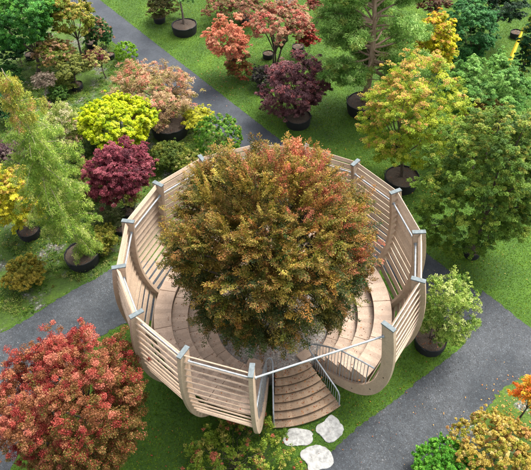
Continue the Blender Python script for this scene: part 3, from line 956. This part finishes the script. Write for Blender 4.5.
def pine():
    r = np.random.default_rng(15)
    x, y, _, h = POT['pine']
    root = empty("pine_tree", (x, y, h - .06), "tall pine with a bare forked trunk facing the bowl and airy green needles", "tree")
    top = 9.6; mb = MB()
    zz = np.linspace(h - .1, top, 18)
    tr = np.stack([x + .12 * np.sin(zz * .55) + .02 * zz, y + .10 * np.cos(zz * .8), zz], 1)
    mb.tube(list(tr), [.20 * (1 - .85 * i / 17) + .02 for i in range(18)], 9)
    CC = []
    i = 0; nbr = 0
    while nbr < 92:
        i += 1
        z = r.uniform(2.4, top - .1) ; a = r.uniform(0, 2 * math.pi)
        front = abs((a - R(-92) + math.pi) % (2 * math.pi) - math.pi)
        if front < R(48) and r.random() < .85: continue
        nbr += 1
        L = np.interp(z, [1.9, 3.0, 5.5, 8, 9.6], [2.1, 2.75, 2.9, 2.1, .8]) * r.uniform(.7, 1.1)
        p0 = np.array([np.interp(z, zz, tr[:, 0]), np.interp(z, zz, tr[:, 1]), z]); hd = np.array([math.cos(a), math.sin(a), 0]); sd = np.array([-hd[1], hd[0], 0])
        sl = np.interp(z, [2, 5, 9], [-.12, .15, .5]); bend = r.normal(0, .18)
        pts = [p0 + hd * L * u + sd * bend * L * u * u + np.array([0, 0, sl * L * u + .12 * math.sin(u * 5 + z)]) for u in np.linspace(0, 1, 7)]
        mb.tube(pts, [.068 * (1 - .8 * j / 6) for j in range(7)], 5, False)
        for u in np.arange(.45, 1.03, .07):
            q = np.array([np.interp(u * 6, range(7), [p[c_] for p in pts]) for c_ in range(3)])
            for _ in range(4):
                CC.append(q + sd * r.normal(0, .32) * (1.2 - .5 * u) + np.array([0, 0, r.normal(.06, .10)]) + hd * r.normal(0, .1))
        for u in (.3, .5, .7):   # side twigs
            q = np.array([np.interp(u * 6, range(7), [p[c_] for p in pts]) for c_ in range(3)])
            mb.tube([q, q + (hd * .5 + sd * r.choice([-1, 1])) * .32 * L * (1 - u * .6)], [.018, .006], 4, False)
    for _ in range(9):       # short dead snags low on the trunk
        z = r.uniform(1.7, 5.5); a = r.uniform(R(-160), R(-20)); L = r.uniform(.5, 1.2)
        p0 = np.array([np.interp(z, zz, tr[:, 0]), np.interp(z, zz, tr[:, 1]), z]); hd = np.array([math.cos(a), math.sin(a), r.uniform(-.2, .5)])
        mb.tube([p0, p0 + hd * L * .5 + np.array([0, 0, -.04]), p0 + hd * L], [.032, .02, .006], 5, False)
    CC = np.array(CC); n = 46
    P, N_, T, ln, wd = needle_cloud(r, CC, .26, n, .18, .036, -.3, .7)
    c = pick(r, [((158, 192, 108), 3), ((136, 176, 94), 3), ((112, 152, 76), 2), ((180, 206, 132), 1.5), ((160, 170, 90), 1)], len(CC))
    leaves_mesh("crown", P, N_, T, ln, wd, np.repeat(c, n, 0) * r.uniform(.85, 1.15, (len(P), 1)), root)
    mb.build("trunk", M['bark_pine'], root, smooth=True)
pine()

SH = dict(trunk=.03, fork=.2, stems=3, limbs=10)
# ---- left of the long path
plant('evergreen', "tree", "big dense mid green tree filling the top left corner", "tree", [((84, 148, 62), 3), ((62, 122, 50), 3), ((112, 170, 72), 2), ((48, 100, 42), 1.5)], boughs=150, clumps=6, n=60, leaf=.12, flat=.6, trunk=.12, seed=2, zmin=-.88, spread=1.15)
plant('leftgreen', "shrub", "dark green shrub under the big green tree at the left edge", "shrub", [((56, 104, 56), 2), ((40, 82, 46), 2), ((76, 120, 60), 1)], boughs=30, n=60, leaf=.10, seed=3, **SH)
plant('olive_maple', "maple_tree", "olive and gold maple on a thin dark trunk near the path at the top left", "tree", [((150, 146, 54), 3), ((122, 134, 46), 3), ((176, 166, 74), 1.5)], [((214, 172, 100), 2), ((202, 178, 84), 1)], .35, boughs=70, leaf=.12, trunk=.07, seed=4)
plant('pinktan', "shrub", "rounded shrub with tan pink tips below the olive and gold maple", "shrub", [((206, 160, 122), 3), ((186, 152, 92), 2), ((126, 136, 58), 3), ((216, 176, 142), 1)], boughs=60, leaf=.10, seed=5, **SH)
plant('pinktop', "shrub", "green shrub with a few upright pink shoots beside the left edge of the long path", "shrub", [((70, 116, 66), 3), ((54, 94, 54), 2), ((104, 132, 72), 1.5)], [((206, 150, 124), 1)], .25, boughs=46, leaf=.10, seed=6, style='spray', flat=.8, **SH)
plant('smallred', "small_tree", "tiny wine red and yellow leaved tree near the clipped round bush", "tree", [((112, 46, 56), 3), ((176, 158, 96), 3), ((140, 96, 70), 1), ((190, 176, 110), 1)], boughs=26, n=50, leaf=.09, trunk=.04, fork=.5, seed=7)
plant('redball', "shrub", "smallest dark crimson bush, tucked behind the tiny wine red tree", "shrub", [((112, 22, 44), 2), ((84, 18, 36), 2)], boughs=14, n=50, leaf=.07, seed=8, trunk=.02, limbs=5)
plant('greenball', "clipped_bush", "small clipped yellow green ball at the left edge of the long path", "bush", [((146, 186, 56), 3), ((120, 164, 46), 2), ((170, 204, 76), 1)], style='ball', boughs=120, clumps=4, n=50, leaf=.05, flat=.8, amp=.03, rmin=.85, seed=9, trunk=.03, limbs=6)
plant('olive_pot', "small_tree", "low spreading olive green tree over its pot on the upper left grass", "tree", [((140, 142, 74), 3), ((118, 126, 62), 3), ((168, 164, 92), 1)], boughs=34, n=60, leaf=.09, trunk=.05, fork=.5, seed=10, zmin=-.2)
plant('greybrown', "weeping_shrub", "leafless looking grey brown weeping shrub in a small pot", "shrub", [((150, 128, 114), 3), ((122, 102, 90), 3), ((176, 156, 142), 1.5)], style='spray', boughs=26, n=44, leaf=.10, asp=.25, trunk=.04, fork=.7, seed=11, zmin=-.2)
plant('variegated', "shrub", "pale cream and pink variegated shrub beside the top half of the tall larch", "shrub", [((178, 182, 110), 3), ((214, 198, 160), 2), ((140, 156, 74), 3), ((216, 176, 150), 1)], boughs=40, n=34, leaf=.11, seed=12, spread=1.1, style='bush', flat=.8, **SH)
plant('mauve', "shrub", "dull mauve shrub behind the yellow maple at the left edge", "shrub", [((112, 78, 84), 2), ((88, 62, 72), 2), ((128, 104, 100), 1)], boughs=30, n=50, leaf=.10, seed=13, **SH)
plant('edgegreen', "shrub", "plain green shrub cut by the left edge of the picture above the mauve shrub", "shrub", [((54, 108, 64), 2), ((40, 84, 52), 2), ((72, 124, 66), 1)], boughs=30, n=60, leaf=.10, seed=14, **SH)
plant('oliveshrub', "shrub", "loose olive green shrub between the larch and the dark red maple", "shrub", [((120, 132, 58), 3), ((96, 112, 50), 3), ((150, 150, 76), 1.5), ((166, 140, 84), .7)], boughs=40, n=50, leaf=.09, seed=15, style='bush', flat=.8, **SH)
plant('yellowmaple', "maple_tree", "golden yellow maple in a black pot at the left edge", "tree", [((226, 206, 66), 3), ((206, 194, 52), 3), ((180, 178, 50), 2), ((232, 206, 100), 1)], [((228, 184, 100), 1)], .2, boughs=74, n=70, leaf=.11, trunk=.05, seed=16, amp=.2, zmin=-.8, spread=1.15)
plant('rustybush', "bush", "low rounded bush of rusty olive foliage at the left edge of the side path", "bush", [((168, 146, 58), 3), ((142, 130, 50), 3), ((184, 158, 70), 1.5), ((116, 118, 46), 1.5)], boughs=60, n=60, leaf=.07, style='bush', flat=.8, amp=.12, zmin=-.1, seed=17, trunk=.03, limbs=8)
plant('goldball', "maple_tree", "broad domed maple of bright lemon yellow leaves", "tree", [((214, 218, 46), 3), ((190, 202, 36), 3), ((226, 224, 84), 1.5), ((150, 172, 30), 2)], boughs=170, n=70, leaf=.11, trunk=.07, seed=18, amp=.07, flat=.6, rmin=.85, spread=1.15, zmin=-.5)
plant('pinkmaple', "maple_tree", "wide open pinkish tan maple in the largest black pot beside the long path", "tree", [((198, 156, 122), 3), ((178, 146, 104), 3), ((160, 140, 84), 2.5), ((212, 172, 144), 1.5), ((140, 124, 70), 2)], [((206, 124, 106), 1)], .14, boughs=100, n=46, leaf=.11, trunk=.10, fork=.3, stems=2, seed=19, amp=.22, zmin=-.88, limbs=34, spread=1.15)
plant('darkred', "maple_tree", "ragged crimson maple close to the left rim of the bowl", "tree", [((150, 66, 82), 3), ((126, 50, 66), 3), ((174, 92, 104), 2), ((100, 40, 54), 1.5)], boughs=84, n=60, leaf=.12, trunk=.06, seed=20, amp=.34, zmin=-.88, spread=1.15)
plant('lowolive', "shrub", "low olive green shrub between the crimson maple and the clipped round boxwood", "shrub", [((110, 124, 54), 3), ((86, 106, 46), 3), ((140, 142, 66), 1.5)], boughs=44, n=50, leaf=.09, seed=21, style='bush', flat=.8, zmin=-.1, **SH)
plant('underbright', "shrub", "low green shrub under the left side of the lemon yellow maple", "shrub", [((104, 126, 50), 3), ((84, 108, 44), 2)], boughs=24, n=50, leaf=.09, seed=22, style='bush', zmin=-.1, **SH)
plant('yellowpot', "shrub", "tiny yellow leaved shrub at the foot of the crimson maple", "shrub", [((196, 186, 104), 3), ((168, 166, 84), 2), ((130, 138, 60), 1)], boughs=18, n=40, leaf=.09, seed=23, style='bush', **SH)
plant('greyweed', "shrub", "low grey green weedy shrub near the rim of the bowl on the left", "shrub", [((130, 134, 96), 3), ((106, 114, 78), 3), ((150, 146, 116), 1)], boughs=24, n=36, leaf=.08, seed=24, style='spray', zmin=-.1, trunk=.02, limbs=8)
plant('boxwood', "clipped_bush", "clipped dark green boxwood ball just behind the rim of the bowl", "bush", [((116, 164, 64), 3), ((94, 140, 54), 3), ((142, 184, 80), 1.5)], [((206, 190, 96), 1)], .12, style='ball', boughs=210, clumps=4, n=50, leaf=.06, flat=.9, amp=.03, rmin=.88, seed=25, trunk=.05, zmin=-.6, limbs=8)
plant('yellowspray', "shrub", "thin yellow spreading branch of leaves above the boxwood ball", "shrub", [((206, 196, 60), 3), ((184, 178, 56), 2)], boughs=20, n=40, leaf=.10, seed=26, zmin=-.1, trunk=.025, limbs=8, fork=.3)
plant('bed_a', "shrub", "yellowish green shrub tucked behind the left side of the lemon yellow maple", "shrub", [((150, 160, 60), 3), ((122, 140, 52), 3)], boughs=34, n=50, leaf=.09, seed=61, style='bush', zmin=-.2, **SH)
plant('bed_b', "shrub", "mixed green and straw shrub against the rim of the bowl beside the boxwood", "shrub", [((146, 150, 70), 3), ((112, 130, 56), 3), ((190, 176, 110), 1)], boughs=34, n=44, leaf=.08, seed=62, style='spray', flat=.9, zmin=-.2, **SH)
plant('bed_c', "shrub", "feathery gold green shrub on the right of the larch pot", "shrub", [((160, 150, 66), 3), ((128, 136, 54), 3)], boughs=30, n=44, leaf=.08, seed=63, style='spray', flat=.9, zmin=-.2, **SH)
plant('bed_d', "shrub", "dark green shrub in the gap between the larch and the yellow maple", "shrub", [((72, 104, 50), 3), ((56, 86, 44), 3)], boughs=34, n=50, leaf=.09, seed=64, style='bush', zmin=-.2, **SH)
plant('bed_e', "shrub", "olive shrub at the foot of the shrub with tan pink tips", "shrub", [((128, 136, 62), 3), ((104, 116, 52), 3)], boughs=34, n=50, leaf=.09, seed=65, style='bush', zmin=-.2, **SH)
plant('bed_f', "shrub", "green shrub between the low spreading olive tree and the grey brown weeping shrub", "shrub", [((92, 124, 54), 3), ((72, 106, 46), 3)], boughs=30, n=50, leaf=.09, seed=66, style='bush', zmin=-.2, **SH)
plant('bed_g', "shrub", "dark moss green shrub behind the crimson maple on its left", "shrub", [((84, 106, 48), 3), ((66, 88, 42), 3), ((120, 124, 60), 1)], boughs=40, n=50, leaf=.09, seed=67, style='bush', zmin=-.2, **SH)
plant('bed_h', "shrub", "deep green shrub at the left edge below the big dense green tree", "shrub", [((66, 112, 52), 3), ((50, 90, 44), 3)], boughs=40, n=50, leaf=.09, seed=68, style='bush', zmin=-.2, **SH)
# ---- beyond the long path
plant('topbrown', "shrub", "round dull olive brown shrub in a pot at the top edge", "shrub", [((112, 104, 56), 3), ((90, 88, 46), 3), ((136, 118, 66), 1.5)], boughs=44, n=60, leaf=.09, seed=27, **SH)
plant('poted_top', "tree", "green tree on a bare trunk whose crown leaves the top of the picture", "tree", [((120, 158, 92), 3), ((92, 132, 72), 3), ((76, 112, 60), 1)], boughs=40, n=50, leaf=.11, trunk=.075, fork=.55, seed=28, mat='bark')
plant('pinkmulti', "maple_tree", "spreading dusty pink maple with several curved stems", "tree", [((200, 146, 122), 3), ((182, 132, 104), 3), ((210, 164, 136), 1.5), ((152, 126, 84), 1.5)], [((196, 96, 86), 1)], .2, boughs=80, n=56, leaf=.11, trunk=.10, fork=.35, stems=3, seed=29, amp=.22, zmin=-.15, limbs=24)
plant('orangemaple', "maple_tree", "salmon orange maple left of the dusty pink one", "tree", [((224, 136, 108), 3), ((208, 120, 94), 3), ((230, 160, 132), 1.5), ((176, 112, 78), 1)], boughs=44, n=60, leaf=.11, trunk=.06, seed=30, amp=.3, zmin=-.88, spread=1.15)
plant('oranglow', "shrub", "low russet shrub under the salmon orange maple", "shrub", [((176, 98, 72), 3), ((160, 112, 60), 2), ((130, 118, 58), 2)], boughs=28, n=50, leaf=.10, seed=31, **SH)
plant('darkviolet', "shrub", "low grey violet shrub against the plum purple maple", "shrub", [((84, 78, 74), 3), ((70, 62, 66), 2), ((106, 98, 80), 1)], boughs=28, n=50, leaf=.09, seed=32, **SH)
plant('purple', "maple_tree", "plum purple maple in a black pot on the bright grass behind the bowl", "tree", [((130, 82, 88), 3), ((106, 64, 72), 3), ((150, 100, 106), 1.5), ((88, 54, 62), 1.5)], [((168, 92, 96), 1)], .18, boughs=100, n=64, leaf=.11, trunk=.07, seed=33, amp=.28, zmin=-.88, spread=1.15)
plant('backred', "maple_tree", "wide brownish red maple at the top edge behind the salmon orange one", "tree", [((164, 106, 84), 3), ((140, 94, 72), 3), ((186, 126, 104), 1), ((124, 108, 64), 1.5)], boughs=54, n=50, leaf=.12, trunk=.07, seed=34, zmin=-.3)
plant('redside', "shrub", "scarlet leaved shrub between the dusty pink maple and the pine", "shrub", [((190, 74, 66), 3), ((160, 64, 56), 2), ((176, 104, 80), 1)], boughs=30, n=50, leaf=.10, seed=35, **SH)
plant('backred2', "shrub", "dull red shrub at the top edge left of the pine", "shrub", [((166, 88, 76), 3), ((138, 84, 66), 2)], boughs=26, n=40, leaf=.11, seed=36, **SH)
plant('orangeyellow', "maple_tree", "yellow green maple tipped with orange, in a black pot behind the right rim", "tree", [((182, 188, 58), 3), ((154, 172, 50), 3.5), ((124, 152, 46), 3.5), ((204, 202, 82), 1.5)], [((226, 170, 102), 3), ((222, 146, 106), 1.3), ((214, 194, 84), 2)], .34, boughs=150, clumps=6, n=60, leaf=.10, trunk=.09, seed=37, amp=.16, zmin=-.88, flat=.32, tipdir=(-.45, .1, .8), limbs=26, spread=1.15)
plant('goldmaple', "maple_tree", "upright gold and orange maple between the pine and the dark blue green tree", "tree", [((228, 210, 50), 3), ((206, 194, 44), 3), ((176, 172, 44), 1.5)], [((218, 160, 76), 1)], .28, boughs=80, n=64, leaf=.12, trunk=.06, seed=38, tipdir=(-.2, 0, .9), zmin=-.88, spread=1.15)
plant('bluegreen', "tree", "dense blue green oval tree near the top right", "tree", [((70, 130, 72), 3), ((52, 106, 56), 3), ((96, 152, 88), 1.5)], boughs=110, n=70, leaf=.11, trunk=.07, seed=39, zmin=-.88, spread=1.15)
plant('brownback', "shrub", "dark brown red shrub at the top edge above the gold maple", "shrub", [((118, 76, 54), 3), ((94, 64, 46), 2), ((130, 100, 58), 1)], boughs=30, n=50, leaf=.12, seed=40, **SH)
plant('palegreen', "tree", "spreading pale green tree in flat layers below the blue green one", "tree", [((134, 176, 92), 3), ((110, 156, 76), 3), ((88, 136, 62), 2.5), ((162, 194, 120), 1)], boughs=120, n=64, leaf=.12, trunk=.08, seed=41, flat=.3, zmin=-.88)
plant('bigolive', "tree", "huge dense olive green tree at the right edge beside the path", "tree", [((116, 142, 54), 3), ((96, 126, 46), 3), ((78, 108, 42), 2), ((142, 158, 66), 1.5)], [((166, 160, 70), 1)], .18, boughs=290, clumps=6, n=60, leaf=.10, trunk=.16, seed=42, amp=.13, zmin=-.88, flat=.4, tipdir=(.4, .3, .8), spread=1.15)
plant('brownolive', "tree", "brownish gold crown rising just behind the huge olive tree", "tree", [((150, 122, 62), 3), ((128, 112, 56), 3), ((166, 138, 76), 1)], boughs=40, n=60, leaf=.10, trunk=.07, seed=43)
plant('topdark', "tree", "very dark green tree across the top right corner", "tree", [((36, 72, 42), 3), ((28, 58, 36), 3), ((52, 92, 50), 1.2)], boughs=60, n=60, leaf=.12, trunk=.08, seed=44, zmin=-.6)
plant('edgedark', "tree", "narrow green tree cut by the right edge beside the yellow pole", "tree", [((58, 108, 64), 3), ((44, 86, 52), 3), ((150, 160, 70), .8)], boughs=44, n=60, leaf=.12, trunk=.06, seed=45, zmin=-.7)
# ---- in front, right and left
plant('paleshrub', "shrub", "loose pale green shrub in a pot against the right side of the bowl", "shrub", [((170, 184, 100), 3), ((146, 168, 82), 3), ((114, 144, 64), 2.5), ((198, 204, 138), 1.6)], boughs=105, clumps=5, n=22, leaf=.10, seed=46, style='bush', flat=.7, trunk=.05, stems=4, limbs=24, fork=.2, zmin=-.88, amp=.2, spread=1.15)
plant('brightgreen', "bush", "rounded fresh green bush at the bottom edge of the picture", "bush", [((106, 168, 58), 3), ((84, 146, 48), 3), ((136, 190, 80), 1.5)], boughs=90, clumps=5, n=60, leaf=.08, seed=47, style='bush', flat=.8, amp=.08, zmin=-.1, trunk=.03, limbs=6)
plant('brownbush', "bush", "mounded coppery tan bush in the bottom right corner", "bush", [((214, 182, 98), 3), ((196, 166, 78), 3), ((226, 196, 128), 2), ((170, 162, 66), 2), ((206, 154, 96), 1.2)], boughs=120, clumps=5, n=60, leaf=.08, seed=48, style='bush', flat=.8, amp=.14, zmin=-.1, trunk=.03, limbs=8)
plant('orangeedge', "maple_tree", "sparse bright orange maple cut by the right edge above the coppery bush", "tree", [((232, 140, 40), 3), ((222, 110, 44), 2), ((236, 176, 60), 2)], boughs=26, n=30, leaf=.10, trunk=.03, seed=49, hole=.25)
plant('redmaple', "maple_tree", "large red maple in the lower left corner, brown green on its lower right side", "tree", [((182, 80, 70), 3), ((156, 58, 54), 3), ((188, 122, 90), 3.2), ((208, 120, 102), 1.6), ((142, 88, 56), 2.5)], [((140, 106, 56), 2), ((118, 98, 48), 2), ((104, 94, 44), 1)], .9, boughs=190, clumps=7, n=100, leaf=.078, trunk=.14, seed=50, amp=.11, zmin=-.88, tipdir=(.55, -.35, -.75), flat=.8, style='spray', spread=1.15)
plant('sparsepink', "azalea", "low open azalea with green, cream and pink shoots in front of the bowl", "shrub", [((156, 172, 70), 3), ((132, 152, 58), 3), ((200, 184, 100), 2), ((206, 116, 92), 1.4), ((108, 136, 54), 2)], boughs=110, clumps=6, n=24, leaf=.09, seed=51, style='spray', flat=1.0, amp=.3, zmin=-.05, trunk=.025, stems=8, limbs=45, fork=.15, spread=.9)

# ---- weeds over the mossy beds
def weeds():
    r = np.random.default_rng(5)
    k = 9000
    P0 = np.stack([r.uniform(-22, -1.5, k), r.uniform(1.5, 27, k)], 1)
    P0 = P0[inside(MOSS, P0) & ~inside(LEFTP, P0) & (np.hypot(P0[:, 0], P0[:, 1]) > 5.0)]
    s_ = np.sin(P0[:, 0] * 1.1 + 1.4 * np.sin(P0[:, 1] * .8)) + np.sin(P0[:, 1] * 1.5 + P0[:, 0] * .6)
    P0 = P0[s_ + r.normal(0, .7, len(P0)) > -.35]; k = len(P0); n = 34
    rad = r.uniform(.08, .40, k) * r.choice([.7, 1.0], k)
    o = unit(r.normal(size=(k, n, 3))) * (r.random((k, n, 1)) ** .5) * rad[:, None, None]; o[..., 2] = np.abs(o[..., 2]) * .8 + .02
    P = np.concatenate([P0, np.zeros((k, 1))], 1)[:, None] + o
    c = pick(r, [((96, 128, 46), 3), ((78, 110, 40), 3), ((128, 146, 60), 2), ((150, 150, 90), 1), ((110, 112, 56), 1)], k)
    m_ = k * n; ln = r.uniform(.04, .10, m_)
    e = empty("dummy", (0, 0, 0), None, None)
    ob = leaves_mesh("ground_cover", P.reshape(-1, 3), unit(r.normal(0, .5, (m_, 3)) + [0, 0, 1]), r.normal(size=(m_, 3)), ln, ln * .45, np.repeat(c, n, 0) * r.uniform(.8, 1.2, (m_, 1)), e)
    ob.parent = None; bpy.data.objects.remove(e)
    tag(ob, "low weeds and moss tufts growing between the shrubs on the left", "ground cover", kind="stuff")
weeds()

# ---- pots
POTLABEL = dict(
 larch="wide shallow black pot under the tall larch, left of the bowl", yellowmaple="black pot under the golden yellow maple at the left edge",
 olive_pot="small black pot under the low spreading olive tree on the upper left grass", pinkmaple="largest black pot, under the pinkish tan maple beside the long path",
 darkred="small black pot under the crimson maple", topbrown="small black pot under the olive brown shrub at the top edge",
 poted_top="wide black pot on the grass beside the long path, round a bare trunk", backred="black pot under the wide brownish red maple at the top edge",
 p1="small black pot on the grass under the dusty pink maple", p2="small black pot between the dusty pink maple and the scarlet shrub",
 purple="black pot under the plum purple maple behind the bowl", pine="broad black pot at the foot of the pine",
 orangeyellow="black pot under the yellow green maple, beside the right rim of the bowl", p3="black pot beside the dense blue green tree near the top right",
 p4="black pot on the grass next to the yellow pole", paleshrub="dark pot against the right side of the bowl, under the loose pale green shrub",
 p5="tiny black pot between the shrub with pink shoots and the clipped yellow green ball", greybrown="small dark pot under the grey brown weeping shrub",
 p6="tiny dark pot beside the left rim of the bowl", p7="black pot at the foot of the olive and gold maple", bigolive="black pot half hidden under the huge olive tree",
 p8="black pot at the top edge behind the dusty pink maple", pinktan="black pot in the shade below the big dense green tree")
for k_ in POT: pot(k_, POTLABEL[k_])

# ---- yellow pole leaning by the tree at the right edge
mb = MB(); mb.tube([(15.55, 19.25, 0.0), (16.1, 20.1, .9), (16.75, 21.1, 1.9)], [.16, .13, .07], 4)
yp = mb.build("yellow_pole", M['yellow'], None, bevel=.01)
tag(yp, "slanting bright yellow pole standing on the grass near the right edge", "pole")

# ---- fallen leaves on the timber and on the ground around
def fallen():
    r = np.random.default_rng(77)
    P, cols = [], []
    for (r0, r1, zt), n in zip(TIERS, (110, 300, 380, 330)):
        a = R(-50) + r.random(n) * R(312); q = np.sqrt(r.uniform(r0 ** 2, r1 ** 2, n))
        P.append(np.stack([q * np.cos(a), q * np.sin(a), np.full(n, zt + .008)], 1))
    n = 1300; a = r.random(n) * 6.283; q = 2.3 * np.sqrt(r.random(n)); P.append(np.stack([q * np.cos(a), q * np.sin(a), np.full(n, .912)], 1))
    for i in range(7):
        n = 55; a = R(r.uniform(0, 0)) + SA + r.random(n) * (SB - SA); q = 4.15 - .262 * i - r.random(n) * .25
        P.append(np.stack([q * np.cos(a), q * np.sin(a), np.full(n, .163 + .1485 * i)], 1))
    n = 700; a = r.random(n) * 6.283; q = r.uniform(3.0, 6.6, n); g = np.stack([q * np.cos(a), q * np.sin(a), np.full(n, .05)], 1)
    P.append(g)
    for key in POT:
        x_, y_, r_, h_ = POT[key]; n = int(60 * r_); a = r.random(n) * 6.283; q = r_ * .88 * np.sqrt(r.random(n))
        P.append(np.stack([x_ + q * np.cos(a), y_ + q * np.sin(a), h_ + .022 - .07 * (q / r_) ** 2 * .9], 1))
    tinted = []
    for key, n, rgb in (('redmaple', 260, (176, 70, 60)), ('pinkmulti', 220, (190, 130, 100)), ('orangemaple', 160, (206, 116, 84)), ('purple', 160, (120, 72, 76)),
                        ('orangeyellow', 260, (206, 160, 70)), ('goldmaple', 140, (214, 180, 60)), ('bigolive', 240, (150, 130, 64)), ('pinkmaple', 220, (186, 130, 96)),
                        ('goldball', 160, (206, 196, 60)), ('darkred', 160, (140, 60, 70)), ('yellowmaple', 200, (220, 190, 70)), ('brownbush', 200, (196, 150, 80)), ('orangeedge', 160, (226, 130, 50))):
        s = SPOT[key]; q = np.array([s[2], s[3]]) + r.normal(0, s[5] * .8 + .3, (n, 2))
        q = q[np.hypot(q[:, 0], q[:, 1]) > 5.9]
        P.append(np.concatenate([q, np.full((len(q), 1), .045)], 1)); tinted.append((len(q), rgb))
    P = np.concatenate(P); m_ = len(P)
    N_ = unit(np.array([0, 0, 1.0]) + r.normal(0, .22, (m_, 3))); T = r.normal(size=(m_, 3)); T[:, 2] *= .1
    ln = r.uniform(.022, .065, m_) * r.choice([.8, 1.0, 1.3], m_)
    c = pick(r, [((150, 84, 44), 3), ((124, 66, 38), 3), ((186, 116, 58), 2), ((100, 58, 40), 2), ((176, 80, 52), 1)], m_)
    i_ = m_ - sum(n for n, _ in tinted)
    for n, rgb in tinted:
        c[i_:i_ + n] = lin(rgb) * r.uniform(.7, 1.2, (n, 1)); i_ += n
    o = empty("dummy", (0, 0, 0), None, None); 
    ob = leaves_mesh("fallen_leaves", P, N_, unit(T), ln, ln * .6, c, o, 'dry_leaf')
    ob.parent = None; bpy.data.objects.remove(o)
    tag(ob, "brown and orange fallen leaves scattered over seats, steps and gravel", "fallen leaves", kind="stuff")
fallen()
